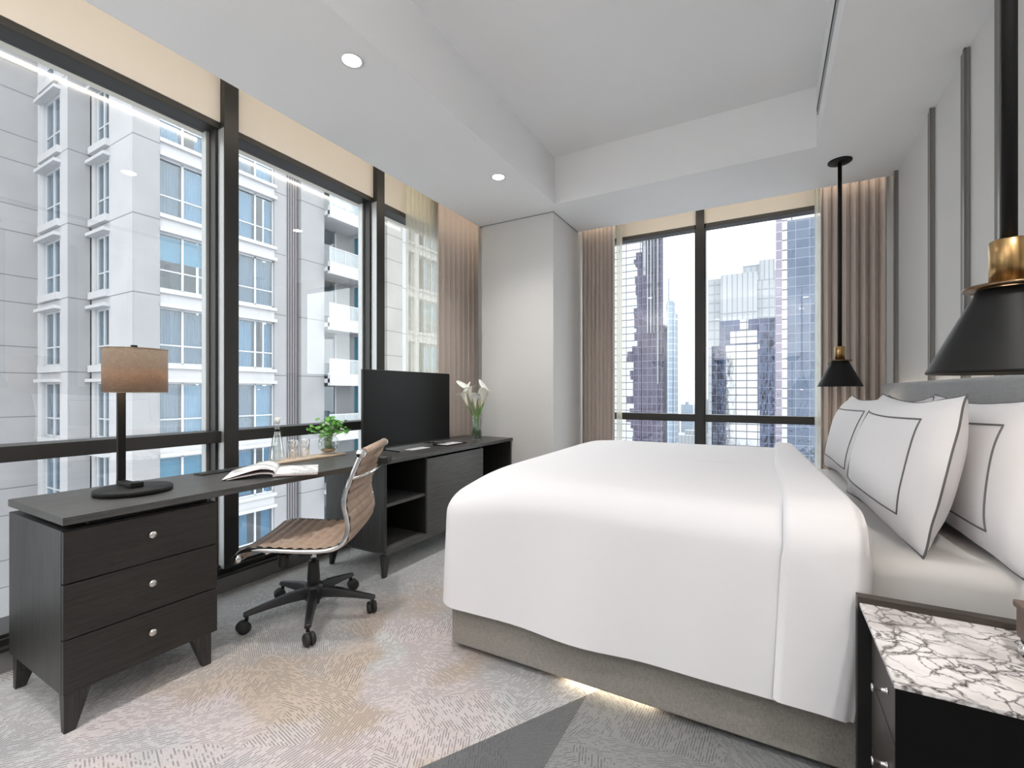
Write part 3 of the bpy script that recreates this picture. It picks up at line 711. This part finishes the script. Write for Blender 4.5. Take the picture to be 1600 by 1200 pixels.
# back handle
m = L(); hz = .765
m.tube([(-.268+.075*0-(.085*(1-(k/6-1)**4)), HW*(k/6-1), hz+.03*(1-(k/6-1)**2)) for k in range(13)], .012, 10, flat=.7); m.build('back_bracket', M['chrome'], ch)
m = L(); m.box(-.40, -.345, -.05, .05, .80, .84); m.build('bracket_block', M['blackpl'], ch, bevel=.008)
m = L()
for x in (.13, -.10): m.tube([(x, -HW, .418), (x, -HW*.6, .398), (x, HW*.6, .398), (x, HW, .418)], .010, 10)
m.build('cross_bar', M['chrome'], ch)
m = L(); m.box(-.13, .15, -.06, .06, .345, .392); m.box(-.03, .03, -.14, .14, .352, .38); m.build('tilt_mechanism', M['blackpl'], ch, bevel=.008)
m = L(); m.lathe([(0, -.032), (.022, -.032), (.024, -.02), (.024, .03), (.020, .034), (0, .034)], (.10, .135, .335), 20); m.tube([(.10, .135, .365), (.10, .10, .372), (.06, .06, .37)], .010, 8); m.build('tension_knob', M['blackpl'], ch)
m = L(); m.tube([(0, -.06, .36), (.02, -.17, .352), (.02, -.21, .345)], .006, 8); m.build('height_lever', M['blackpl'], ch)
m = L(); m.lathe([(0, .06), (.030, .06), (.032, .20), (.027, .27), (.027, .285), (0, .285)], seg=24); m.build('column_sleeve', M['blackpl'], ch)
m = L(); m.lathe([(0, .284), (.014, .284), (.014, .346), (0, .346)], seg=20); m.build('gas_cylinder', M['chrome'], ch)
m = L(); m.lathe([(0, .085), (.045, .085), (.052, .11), (.050, .15), (.036, .17), (0, .17)], seg=30); m.build('hub', M['blackpl'], ch)
for k in range(5):
    a = math.radians(-42+72*k)-CA; d = Vector((math.cos(a), math.sin(a), 0)); e = Vector((-d.y, d.x, 0))
    def cs(r, w, z0, z1): c = d*r; return [c-e*w+Vector((0, 0, z0)), c+e*w+Vector((0, 0, z0)), c+e*w*.6+Vector((0, 0, z1)), c-e*w*.6+Vector((0, 0, z1))]
    secs = [cs(.03, .028, .098, .150), cs(.12, .026, .100, .143), cs(.22, .021, .092, .122), cs(.305, .018, .082, .103), cs(.325, .016, .080, .098)]
    m = L(); vs = [v for s_ in secs for v in s_]; fs = [(0, 1, 2, 3), (16, 19, 18, 17)]
    for i in range(4):
        for j in range(4): fs.append((i*4+j, i*4+(j+1) % 4, (i+1)*4+(j+1) % 4, (i+1)*4+j)[::-1])
    m.add(vs, fs); m.build('base_arm', M['blackpl'], ch, bevel=.004)
    # caster
    ca = empty('caster', (d.x*.31, d.y*.31, 0)); ca.parent = ch; ca.rotation_euler = (0, 0, a+[.5, 2.0, -.6, 1.2, .2][k])
    m = L(); m.lathe([(0, .06), (.009, .06), (.009, .084), (0, .084)], seg=12); m.build('fork', M['blackpl'], ca)
    Rm = Matrix.Rotation(PI/2, 4, 'X')
    for s_ in (-1, 1):
        m = L(); m.lathe([(0, -.010), (.026, -.010), (.030, -.006), (.030, .006), (.026, .010), (0, .010)], (.015, s_*.013, .0305), 24, Rm); m.build('wheel', M['rubber'], ca)

# ------------------------------------------------------------------ bed
BX0, BX1, BY0, BY1 = -1.288, .72, 1.705, 3.575
bed = empty('bed', (-.3, 2.64, 0), 'king-size bed with greige upholstered base and white fitted sheet', 'bed')
def rrect(x0, x1, y0, y1, r, n=8):
    P = []
    for (cx, cy, a0) in ((x1-r, y0+r, -PI/2), (x1-r, y1-r, 0), (x0+r, y1-r, PI/2), (x0+r, y0+r, PI)):
        for k in range(n+1):
            a = a0+PI/2*k/n; P.append((cx+r*math.cos(a), cy+r*math.sin(a)))
    return P
MB().prism(rrect(BX0, BX1, BY0, BY1, .035), .030, .37).build('base', M['bedbase'], bed, bevel=.008)
MB().prism(rrect(BX0+.09, BX1-.02, BY0+.09, BY1-.09, .02), .0, .0295).build('plinth', M['black'], bed)
MB().prism(rrect(BX0+.015, BX1-.002, BY0+.012, BY1-.012, .08), .3705, .69).build('mattress', M['sheet'], bed, bevel=.055, bseg=5)
strip(B(-.72, -.37, BY0+.045, BY0+.058, .017, .029), 'warm light strip glowing under the near side of the bed').data.materials[0] = emit('soft_led_strip', (1, .80, .55), 14)

t = B(.722, XR-.030, 1.0, 4.285, .30, 1.24).build('headboard', M['headboard'], bevel=.02, bseg=4); tag(t, 'long grey velvet headboard fixed along the panelled wall behind the bed', 'headboard')
strip(B(XR-.020, XR-.006, 1.02, 4.27, 1.17, 1.18), 'warm light strip behind the top of the headboard')
SB = None

# duvet
def wav(x, y): return .5*math.sin(x*5.1+y*2.3)+.3*math.sin(x*2.7-y*4.9+1)+.2*math.sin(x*9.3+y*7.1+2)
def ring_profile(R, top, bot, hangn=12):
    P = []
    for k in range(9): a = PI/2*k/8; P.append((R*(1-math.sin(a)), top-R*(1-math.cos(a))*1.0))
    for k in range(1, hangn+1): s_ = k/hangn; P.append((-.012*s_, (top-R)*(1-s_)+bot*s_))
    return P
def duvet_mesh():
    m = MB(); x0, x1, y0, y1 = -1.325, .16, 1.668, 3.615; R = .12; top, bot = .800, .215; rc = .12
    ins = [.972, .94, .8, .65, .5, .38, .28, .20]
    prof = [(i_, top+.006) for i_ in ins]+ring_profile(R, top, bot)
    rings = []
    for (i_, z) in prof:
        r = max(rc-i_*.9, .012) if i_ > 0 else rc
        P = []
        nx, ny, nc = 26, 30, 8
        xa, ya, yb = x0+i_, y0+i_, y1-i_
        for k in range(nx): s_ = k/(nx-1); P.append((x1*(1-s_)+(xa+r)*s_, ya))
        for k in range(1, nc+1): a = PI/2*k/nc; P.append((xa+r-r*math.sin(a), ya+r-r*math.cos(a)))
        for k in range(1, ny): s_ = k/(ny-1); P.append((xa, (ya+r)*(1-s_)+(yb-r)*s_))
        for k in range(1, nc+1): a = PI/2*k/nc; P.append((xa+r-r*math.cos(a), yb-r+r*math.sin(a)))
        for k in range(1, nx): s_ = k/(nx-1); P.append(((xa+r)*(1-s_)+x1*s_, yb))
        Q = []
        for (x, y) in P:
            hang = max(0, (top-R-z)/(top-R-bot)) if i_ <= 0 else 0
            # soft crown: lower towards the foot and edges
            ex = max(0, (-.95-x)/.375); lo = -.035*ex**2
            lo += -.055*math.exp(-((x+1.30)**2+(y-1.67)**2)/.07)
            lo *= max(0, (z-bot)/(top-bot))
            dz = .004*wav(x, y)+lo
            ox = 0
            if i_ <= 0:
                wv = min(1, max(0, (-.12-x)/.35))*(hang*.010*math.sin((x*1.1+y)*7+1.3)+hang*.006*math.sin((x-y)*13))
                # push along outward normal
                cx, cy = (x-(x1+.2)), (y-(y0+y1)/2)
                if abs(y-(y0)) < .2 and x > xa+r: oy, ox = -wv, 0
                elif abs(y-(y1)) < .2 and x > xa+r: oy, ox = wv, 0
                elif y > ya+r and y < yb-r: oy, ox = 0, -wv
                else: oy, ox = 0, 0
            else: oy = 0
            dzz = .004*wav(x, y)*(1-hang)+lo+hang*.002*math.sin(x*6+y*5)
            Q.append((x+ox, y+oy, z+dzz))
        rings.append(Q)
    n = len(rings[0]); vs = [p for r_ in rings for p in r_]; fs = []
    for j in range(len(rings)-1):
        for i in range(n-1): fs.append((j*n+i, (j+1)*n+i, (j+1)*n+i+1, j*n+i+1))
    m.add(vs, fs, True); return m
dv = duvet_mesh().build('duvet', M['cotton'], solid=.008)
dv.modifiers['solid'].offset = -1
m_ = dv.modifiers.new('split', 'EDGE_SPLIT'); m_.split_angle = math.radians(60)
tag(dv, 'plump white duvet covering the bed and hanging over its sides', 'duvet')
# the turned-back band of the duvet
def band_mesh():
    m = MB(); y0, y1 = 1.636, 3.645; R = .13; top, bot = .830, .235
    path = []
    for k in range(15): s_ = k/14; path.append((y0-.012*(1-s_), bot*(1-s_)+(top-R)*s_, 0))
    for k in range(1, 9): a = PI/2*k/8; path.append((y0+R*(1-math.cos(a)), top-R+R*math.sin(a), 0))
    for k in range(1, 28): s_ = k/28; path.append((y0+R+(y1-y0-2*R)*s_, top, 1))
    for k in range(0, 9): a = PI/2*k/8; path.append((y1-R+R*math.sin(a), top-R+R*math.cos(a), 0))
    for k in range(1, 9): s_ = k/8; path.append((y1+.01*s_, (top-R)*(1-s_)+bot*s_, 0))
    def edge(y, z):     # left and right x of the band at this place
        if z < top-R: s_ = (top-R-z)/(top-R-bot); xl = .038-.024*s_; xr = .262-.040*s_**1.5
        else:
            f = (y-y0)/(y1-y0); xl = .042+.006*math.sin(f*9)-.012*f; xr = .262-.125*f
        return xl, xr
    def fn(u, v):
        y, z, fl = path[int(round(v*(len(path)-1)))]
        xl, xr = edge(y, z); x = xl+(xr-xl)*u
        # swelling cross section, rolled edge at the left
        sw = .012*math.sin(PI*min(1, u*1.0))**.5 if 0 < u < 1 else 0
        drop = -.018 if u in (0,) else (-.055 if u == 1 else (-.02 if u > .9 else 0))
        off = sw+drop
        if z < top-R+1e-6 and y < 2.5:
            wv = .006*math.sin(z*8+x*20)
            return (x, y-off*.6-wv, z+(.012*u if z < bot+.001 else 0)-.02*u*(z < bot+.001))
        if z < top-R+1e-6: return (x, y+off*.6, z)
        if fl: return (x, y, z+off+.003*wav(x*3, y))
        c = ((y0+R) if y < 2.5 else (y1-R), top-R); dy, dz = y-c[0], z-c[1]; L_ = math.hypot(dy, dz)
        k = (L_+off)/L_; return (x, c[0]+dy*k, c[1]+dz*k)
    m.grid(fn, 22, len(path), flip=False); return m
bd = band_mesh().build('duvet_fold', M['cotton'], solid=.007)
bd.modifiers['solid'].offset = 0
m_ = bd.modifiers.new('split', 'EDGE_SPLIT'); m_.split_angle = math.radians(60)
bd.parent = dv

# pillows
def pillow(w, h, T, seed, label, loc, lean, yaw=0, twist=0, roll=0):
    t = empty('pillow', loc, label, 'pillow', 'white pillows with grey piping on the bed')
    t.rotation_euler = (roll, lean, yaw)
    rnd = random.Random(seed); p1, p2, p3 = [rnd.uniform(0, 6) for _ in range(3)]
    def surf(a, b, side):
        e = max(0, (1-abs(a)**2.6))*max(0, (1-abs(b)**2.6)); th = T*e**.55
        y = w*a*(1-.045*(1-b*b)); z = h*b*(1-(.13 if b > 0 else .05)*(1-a*a))
        x = -side*th
        x += .010*math.sin(a*3+p1)*math.sin(b*2+p2)*(1 if side > 0 else .6)
        x += -.03*max(0, abs(a)-.55)*max(0, -b)*2*(1 if a > 0 else -.2)       # corners curl
        fold = .004*math.sin(14*a+9*b+p3)*(abs(a*b)**2)
        return Vector((x+fold, y, z+h))
    NA, NB = 45, 35
    def fn(side):
        return lambda u, v: surf((u*2-1), (v*2-1), side)
    m = L(); m.grid(fn(1), NA, NB, flip=True); m.grid(fn(-1), NA, NB)
    m.build('pillowcase', M['cotton'], t)
    m = L(); pts = []
    for k in range(60): pts.append(surf(-1+2*k/60, -1, 1))
    for k in range(40): pts.append(surf(1, -1+2*k/40, 1))
    for k in range(60): pts.append(surf(1-2*k/60, 1, 1))
    for k in range(40): pts.append(surf(-1, 1-2*k/40, 1))
    m.tube(pts, .0029, 6, close=True); m.build('piping', M['piping'], t)
    m = L(); pts = []; A, Bb = .76, .66
    for k in range(50): pts.append(surf(-A+2*A*k/50, -Bb, 1))
    for k in range(40): pts.append(surf(A, -Bb+2*Bb*k/40, 1))
    for k in range(50): pts.append(surf(A-2*A*k/50, Bb, 1))
    for k in range(40): pts.append(surf(-A, Bb-2*Bb*k/40, 1))
    m.tube([p+Vector((-.001, 0, 0)) for p in pts], .0028, 6, close=True); m.build('border_line', M['piping'], t)
    return t
pillow(.475, .245, .10, 1, 'large white pillow with grey border, front one of the near pair', (.372, 2.235, .694), math.radians(13), math.radians(2))
pillow(.475, .240, .09, 2, 'white pillow leaning on the headboard at the right edge of the photo', (.565, 2.145, .694), math.radians(8), math.radians(1))
pillow(.430, .240, .10, 3, 'white pillow with grey border, front of the far pair by the window', (.365, 3.16, .694), math.radians(13), math.radians(2))
pillow(.440, .235, .085, 4, 'white pillow behind the far front one, mostly hidden', (.575, 3.10, .694), math.radians(8), 0)

# ------------------------------------------------------------------ nightstand
t = empty('nightstand', (.5, 1.38, 0), 'dark wood nightstand with veined white marble top beside the bed', 'nightstand')
B(.262, .718, 1.172, 1.566, .05, .5905).build('carcass', simple('black_lacquer', (.003, .003, .003), .7, spec=.12), t, bevel=.001)
B(.218, .718, 1.166, 1.5685, .591, .600).build('marble_top', M['marble'], t, bevel=.001)
mb = MB().box(.214, .718, 1.570, 1.602, .578, .616); fp = mb.build('frame_rail', M['wood_x'], t, bevel=.001)
B(.214, .252, 1.570, 1.602, 0, .5775).build('frame_post', M['inside'], t, bevel=.001)
B(.253, .718, 1.574, 1.598, .05, .5775).build('frame_panel', M['inside'], t)
B(.30, .70, 1.22, 1.54, 0, .0495).build('plinth', M['inside'], t)
B(.220, .718, 1.1665, 1.1718, .05, .5905).build('side_panel', simple('black_side_lacquer', (.003, .003, .003), .7, spec=.12), t)
for z0, z1 in ((.405, .572), (.232, .399), (.060, .226)):
    d = B(.243, .2615, 1.174, 1.556, z0, z1).build('drawer', M['wood_z'] if False else simple('brown_black_drawer_front', (.035, .027, .024), .45, nscale=12, namp=.25), t, bevel=.001)
    m = MB(); zc = (z0+z1)/2-.006
    m.lathe([(0, 0), (.0075, 0), (.0075, .003), (.0045, .004), (.0045, .024), (.0085, .027), (.0085, .031), (0, .031)], (.2428, 1.36, zc), 20, Matrix.Rotation(-PI/2, 4, 'Y'))
    m.build('knob', M['chrome'], d)
for y in (1.20, 1.5): pass
t = empty('leather_box', (.60, 1.35, .60), 'brown leather box on chrome feet at the right end of the marble top', 'box')
B(.482, .70, 1.235, 1.445, .637, .700).build('box_body', M['brownleather'], t, bevel=.004)
B(.478, .704, 1.231, 1.449, .7005, .716).build('box_lid', M['brownleather'], t, bevel=.003)
B(.488, .694, 1.241, 1.439, .628, .6365).build('base_plate', M['black'], t)
for (x, y) in ((.495, 1.432), (.495, 1.25), (.685, 1.432), (.685, 1.25)):
    MB().lathe([(0, 0), (.010, 0), (.0145, .008), (.0145, .019), (.010, .027), (0, .027)], (x, y, .6005), 20).build('foot', M['chrome'], t)

# ------------------------------------------------------------------ pendants
def pendant(label):
    t = empty('pendant_lamp', (0, 0, 0), label, 'pendant lamp', 'black cone pendants with brass necks')
    L().lathe([(0, 2.8), (.072, 2.8), (.072, 2.792), (.066, 2.788), (0, 2.788)], seg=40).build('canopy', M['black'], t)
    L().lathe([(0, 1.50), (.0125, 1.50), (.0125, 2.788), (0, 2.788)], seg=20).build('rod', M['black'], t)
    L().lathe([(0, 1.409), (.031, 1.409), (.031, 1.497), (.028, 1.4995), (0, 1.4995)], seg=36).build('neck', M['brass'], t, label='brushed brass neck')
    L().lathe([(0, 1.401), (.071, 1.397), (.073, 1.400), (.071, 1.404), (0, 1.4085)], seg=44).build('disc', simple('bronze_disc', (.20, .13, .075), .3, metal=1), t, label='thin bronze disc')
    L().lathe([(.050, 1.3965), (.131, 1.226), (.133, 1.222), (.131, 1.219), (.1275, 1.222), (.047, 1.394)], seg=64, cap=False).build('lamp_shade', M['black'], t)
    L().lathe([(0, 1.27), (.018, 1.275), (.026, 1.295), (.020, 1.32), (.013, 1.34), (.013, 1.39), (0, 1.39)], seg=20).build('bulb', emit('pendant_bulb', (1, .85, .65), 4), t)
    return t
p = pendant('near large-looking black cone pendant with brass neck, over the marble nightstand'); p.location = (.441, 1.35, 0)
q = copy_tree(p); q.location = (.436, 3.93, 0); q['label'] = 'far black cone pendant with brass neck hanging in front of the back curtain'
for (x, y) in ((.441, 1.35), (.436, 3.93)): point('pendant_light', (x, y, 1.245), 2.0, (1, .82, .6), .03)
# far nightstand (same model) beyond the bed
# ------------------------------------------------------------------ apartment tower across the street
def wx(u): return (u-1201)/820.6
bl = empty('apartment_tower', (-24, 14, -60), 'pale grey apartment tower with white sills and balconies across the street, filling the left windows', 'building')
ZL, ZH = -60, 26
D = -22.5
D3 = D+.12
wl_ = MB().box(-34, -29.8, -14, 7.85, ZL, ZH); wl_.build('left_wing_wall', M['fac_left'], bl)
FL = list(range(-6, 7))
def wz(n): return 1.6+3.2*n
# stepped faces
def face_y(yp, x0, x1, wx0, wx1, name, mat):    # a wall facing -y at y=yp, with a column of narrow windows between wx0..wx1
    m = MB().box(x0, wx0, yp, yp+.5, ZL, ZH).box(wx1, x1, yp, yp+.5, ZL, ZH)
    zprev = ZL
    for n in FL:
        m.box(wx0, wx1, yp, yp+.5, zprev, wz(n)-2.43); zprev = wz(n)
    m.box(wx0, wx1, yp, yp+.5, zprev, ZH); return m.build(name, mat, bl)
face_y(7.85, -30.2, -26.3, -29.15, -27.15, 'setback_wall', M['fac_white'])
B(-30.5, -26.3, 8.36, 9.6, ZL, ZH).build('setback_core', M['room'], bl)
B(-27.2, -26.3, 8.35, 8.649, ZL, ZH).box(-26.75, -26.301, 8.35, 8.64, ZL, ZH).build('return_wall', M['fac_grey'], bl)
MB().box(-26.6, -26.29, 7.851, 8.6, ZL, ZH).build('side_wall', M['fac_grey'], bl)
face_y(8.65, -26.6, D3-.02, -26.0, -24.55, 'bright_pier', M['fac_white'])
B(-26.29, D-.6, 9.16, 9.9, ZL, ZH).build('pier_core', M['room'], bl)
# plane x=D: solid piers
for (y0, y1, mat, dx, nm) in ((11.50, 12.86, 'fac_grey', .0, 'pier'), (14.80, 15.47, 'fac_grey', 0, 'pier'), (16.19, 17.68, 'fac_grey', .25, 'pier'),
                           (21.6, 22.4, 'fac_grey', .1, 'pier'), (22.4, 23.85, 'fac_beige', .5, 'stone_pier'), (23.85, 24.75, 'fac_white', .2, 'pier'), (25.35, 25.9, 'fac_white', .2, 'pier'), (30.6, 40, 'fac_beige', .2, 'stone_pier')):
    B(D-.7, D+dx, y0, y1, ZL, ZH).build(nm, M[mat], bl)
B(D-.5, D-.02, 15.47, 16.19, ZL, ZH).build('louvre_back', M['ribs_l'], bl)
for k in range(5): B(D-.02, D+.05, 15.52+k*.145, 15.57+k*.145, ZL, ZH).build('louvre_fin', M['rib'], bl)
# spandrels per bay, in one part per bay
def spandrels(y0, y1, nm, h=.77, lip=.14, D_=D):
    m = MB(); zprev = ZL
    for n in FL:
        zb = wz(n)-2.43
        m.box(D_-.5, D_, y0, y1, zprev, zb-.001)
        m.box(D_-.0, D_+lip, y0-.0, y1+.06, zb-.18, zb-.02); m.box(D_, D_+lip*1.2, y0, y1+.06, zprev+.0, zprev+.16) if n > FL[0] else None
        zprev = wz(n)
    m.box(D_-.5, D_, y0, y1, zprev, ZH); return m.build(nm, M['fac_plain'], bl)
MB().box(D3-.019, D3, 8.648, 9.60, ZL, ZH).box(D-.7, D3-.02, 9.151, 9.60, ZL, ZH).build('pier', M['fac_grey'], bl)
spandrels(9.60, 11.50, 'sill_bands'); spandrels(12.86, 14.80, 'sill_bands'); spandrels(24.75, 25.35, 'sill_bands', D_=D+.1); spandrels(25.9, 30.6, 'sill_bands', D_=D+.1)
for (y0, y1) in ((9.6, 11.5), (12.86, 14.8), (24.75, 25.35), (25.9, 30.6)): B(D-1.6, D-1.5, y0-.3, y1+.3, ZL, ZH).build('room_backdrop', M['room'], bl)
def mkwindow(w, variant):       # local: centred on y, facing +x, top at z=0, height 2.43
    t = bpy.data.objects.new('window', None); C.objects.link(t)
    H_ = 2.43; fw_ = .07; m = L(); X_ = -.12
    for (a, b) in ((-w/2, -w/2+fw_), (w/2-fw_, w/2)): m.box(X_-.05, X_+.03, a, b, -H_, 0)
    m.box(X_-.05, X_+.03, -w/2, w/2, -fw_, 0); m.box(X_-.05, X_+.03, -w/2, w/2, -H_, -H_+fw_); m.box(X_-.05, X_+.02, -w/2, w/2, -H_*.66-.03, -H_*.66+.03)
    if w > .9: m.box(X_-.05, X_+.03, -.045, .045, -H_, 0)
    m.build('window_frame', M['winwhite'], t)
    m = L(); m.box(X_-.02, X_-.01, -w/2+fw_, w/2-fw_, -H_+fw_, -fw_); m.build('pane', M['faraglass'], t)
    rnd = random.Random(variant*7+3)
    def cur(a, b, mat, amp=.03, zb=-H_+.08):
        m = L(); nf = max(2, int((b-a)/.11)); m.grid(lambda u, v: (X_-.16+amp*math.sin(u*nf*2*PI+math.sin(v*2)*.5), a+(b-a)*u, zb+(-.1-zb)*v), nf*8+1, 4); m.build('curtain', mat, t)
    hw = w/2-fw_
    if variant == 0: cur(-hw, -hw*.35, M['teal']); cur(hw*.45, hw, M['teal'])
    elif variant == 1: cur(-hw, -hw*.1, M['blue']); cur(hw*.62, hw, M['teal'])
    elif variant == 2: m = L(); m.box(X_-.18, X_-.17, -hw, hw, -1.15, -.08); m.build('roller_blind', M['tealblind'], t)
    elif variant == 3: cur(-hw, -hw*.1, M['grey_c'], .02); cur(hw*.1, hw, M['blue'], .02)
    elif variant == 4: cur(-hw, hw, M['grey_c'], .02)
    elif variant == 5: m = L(); m.box(X_-.18, X_-.17, -hw, hw, -1.9, -.08); m.build('roller_blind', M['tealblind'], t); 
    return t
protos = {}
def window(w, variant, loc, rz=0):
    key = (w, variant)
    if key not in protos: protos[key] = mkwindow(w, variant); o = protos[key]
    else: o = copy_tree(protos[key])
    o.parent = bl; o.location = Vector(loc)-bl.location; o.rotation_euler = (0, 0, rz)
seqA = [3, 1, 4, 0, 2, 5, 3, 4, 2, 3, 1, 3, 0]; seqB = [0, 1, 2, 0, 0, 1, 3, 1, 4, 1, 3, 0, 1]
for i, n in enumerate(FL):
    if n > 5 or n < -5: continue
    window(1.90, seqA[i], (D, 10.55, wz(n))); window(1.94, seqB[i], (D, 13.83, wz(n)))
    window(.60, 4, (D+.1, 25.05, wz(n))); window(1.8, seqA[-i-1], (D+.1, 27.6, wz(n)))
    window(1.40, [3, 0, 3][i % 3], (-25.275, 8.65, wz(n)), -PI/2); window(1.95, [3, 4, 1][i % 3], (-28.15, 7.85, wz(n)), -PI/2)
# canopies over the narrow windows
m = MB()
for n in FL:
    m.box(-26.25, -24.4, 8.40, 8.651, wz(n)+.02, wz(n)+.16); m.box(-26.2, -24.45, 8.48, 8.651, wz(n)-2.75, wz(n)-2.45)
    m.box(-29.4, -27.0, 7.60, 7.851, wz(n)+.02, wz(n)+.16); m.box(-29.3, -27.0, 7.70, 7.851, wz(n)-2.75, wz(n)-2.45)
m.build('window_hoods', M['fac_plain'], bl)
# balconies
m = MB(); g = MB(); rl = MB(); bk = MB(); fr = MB(); gg = MB()
for n in FL:
    z = wz(n)
    m.box(D-1.6, D+.7, 17.681, 21.0, z-3.2+.12, z-2.85); m.box(D+.55, D+.75, 17.681, 21.05, z-3.25, z-2.55); m.box(D-1.6, D+.75, 20.9, 21.05, z-3.25, z-2.55)
    g.box(D+.64, D+.66, 17.75, 20.95, z-2.54, z-1.75); g.box(D-1.0, D+.64, 20.97, 20.99, z-2.54, z-1.75)
    rl.box(D+.62, D+.68, 17.7, 21.02, z-1.75, z-1.70)
    for k in range(4): rl.box(D+.63, D+.67, 17.72+k*1.07, 17.76+k*1.07, z-2.55, z-1.72)
    for k in range(3): fr.box(D-1.42, D-1.34, 17.75+k*1.0, 17.83+k*1.0, z-2.85, z-.05)
    gg.box(D-1.41, D-1.40, 17.7, 19.8, z-2.85, z-.05)
m.build('balcony_slabs', M['fac_plain'], bl); g.build('balcony_glass', M['railglass'], bl); rl.build('balcony_rails', M['winwhite'], bl)
fr.build('balcony_door_frames', M['winwhite'], bl); gg.build('balcony_door_glass', M['faraglass'], bl)
MB().box(D-1.7, D-1.4, 19.8, 21.6, ZL, ZH).box(D-2.8, D-2.6, 17.0, 23.5, ZL, ZH).build('balcony_back_wall', M['fac_grey'], bl)
MB().box(D-1.4, D-.75, 21.35, 21.6, ZL, ZH).build('balcony_side_glass', M['tealblind'], bl)

# ------------------------------------------------------------------ city beyond the back window
def yx(u, Y): rx = wx(u); ry = .87252+(u-800)/716*.48857; return Y*rx/ry
def zv(u, v, Y): ry = .87252+(u-800)/716*.48857; return 1.18+(612.5-v)/716*(Y/ry)
GZ = -75
def tower(label, loc_u, Y): return empty('tower', (yx(loc_u, Y), Y, GZ), label, 'building', None)
def slab(t, name, mat, u0, u1, v, Y, depth, vb=None, **k):
    x0, x1 = yx(u0, Y), yx(u1, Y); z1 = zv((u0+u1)/2, v, Y)
    return B(x0, x1, Y, Y+depth, GZ if vb is None else zv((u0+u1)/2, vb, Y), z1).build(name, M[mat], t, **k)
t = tower('mirror-glass tower at the left of the back window with dark finned edge and a dark reflection built in', 985, 112)
slab(t, 'mirror_facade', 'cw_bright', 880, 1003, 240, 112, 4); slab(t, 'dark_reflection_facade', 'cw_dark_reflection', 1003.2, 1036, 240, 111, 5)  # reflected sky and dark building put into bright and dark glass
# a reflected dark building, put in as panes stepping raggedly into the bright face
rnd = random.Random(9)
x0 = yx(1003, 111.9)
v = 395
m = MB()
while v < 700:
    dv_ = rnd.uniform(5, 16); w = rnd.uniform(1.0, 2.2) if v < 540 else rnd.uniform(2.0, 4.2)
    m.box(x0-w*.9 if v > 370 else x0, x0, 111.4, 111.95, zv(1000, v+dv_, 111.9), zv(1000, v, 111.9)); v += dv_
m.build('dark_reflection_panes', M['cw_dark_reflection'], t)
for u in (1011, 1016, 1021, 1027): slab(t, 'fin', 'cw_white', u, u+1.6, 230, 110.5, .45, vb=520 if u < 1026 else 600)
slab(t, 'lattice', 'cw_white2', 1005, 1009, 230, 110.7, .25, vb=430)
t = tower('slim pale blue tower right of the mirror-glass tower', 1050, 260)
slab(t, 'shaft', 'cw_pale', 1042, 1051, 470, 260, 8); slab(t, 'shaft', 'cw_pale', 1051.1, 1056, 489, 261, 8); slab(t, 'mast', 'cw_white2', 1043.5, 1045, 434, 262, 2, vb=470)
t = tower('hazy white ribbed tower in the middle of the back window', 1150, 330)
slab(t, 'shaft', 'cw_white', 1126, 1183, 427, 330, 40); slab(t, 'shaft', 'cw_white2', 1106, 1126, 436, 334, 30); slab(t, 'shaft', 'cw_white2', 1183, 1214, 436, 332, 30)
t = tower('hazy grey tower rising behind the white ribbed tower', 1190, 390)
slab(t, 'shaft', 'cw_white', 1186, 1215, 405, 390, 40); slab(t, 'shaft', 'cw_white2', 1160, 1186, 414, 392, 40)
t = tower('mid-height navy glass building with bright gridded reflections built into its front', 1165, 170)
slab(t, 'navy_facade', 'cw_navy', 1124, 1213, 499, 170, 30)
slab(t, 'low_wing', 'cw_navy', 1112, 1124, 541, 171, 20)
slab(t, 'bright_reflection_grid', 'cw_grid', 1134, 1187, 539, 169.4, .5); slab(t, 'bright_reflection_grid', 'cw_grid', 1141, 1183, 517, 169.3, .5, vb=536)  # reflections on the front, put in as separate bright and dark panels
for (a, b, c, d) in ((1128, 1134, 560, 640), (1184, 1190, 545, 640), (1156, 1169, 499, 516)):
    slab(t, 'bright_reflection_panel' if a == 1156 else 'dark_reflection_panel', 'cw_grid' if a == 1156 else 'cw_navy', a, b, c, 169.2, .09, vb=d)
t = tower('large blue glass tower at the right of the back window', 1260, 92)
slab(t, 'blue_facade', 'cw_blue', 1230, 1284, 342, 92, 30); slab(t, 'purple_edge', 'cw_lilac', 1212, 1222, 200, 91.6, 20); slab(t, 'bright_strip', 'cw_bright', 1222, 1230, 200, 91.8, 20)
slab(t, 'upper_grid', 'cw_bright', 1230.1, 1300, 200, 92.5, 20); slab(t, 'lilac_facade', 'cw_lilac', 1284, 1420, 380, 92.1, 20)
rnd = random.Random(3); placed = []
for i in range(400):
    if len(placed) >= 26: break
    u = rnd.uniform(930, 1310); Y = rnd.uniform(430, 900); w = rnd.uniform(14, 34); h = rnd.uniform(30, 74)
    x = yx(u, Y)
    if any(abs(x-a) < (w+c)/2+3 and abs(Y-b+(w-c)/2) < (w+c)/2+3 for a, b, c in placed): continue
    placed.append((x, Y, w)); mat = rnd.choice(['cw_white2', 'cw_pale', 'cw_white'])
    b_ = MB().box(x-w/2, x+w/2, Y, Y+w, GZ, GZ+h).box(x-w/5, x+w/8, Y+w*.3, Y+w*.6, GZ+h, GZ+h+4)
    o = b_.build('city_block', M[mat]); tag(o, 'hazy low city block far beyond the back window', 'building', 'low city blocks on the horizon')
g = struct('city_ground', B(-900, 900, -400, 1500, GZ-1, GZ), M['ground'])
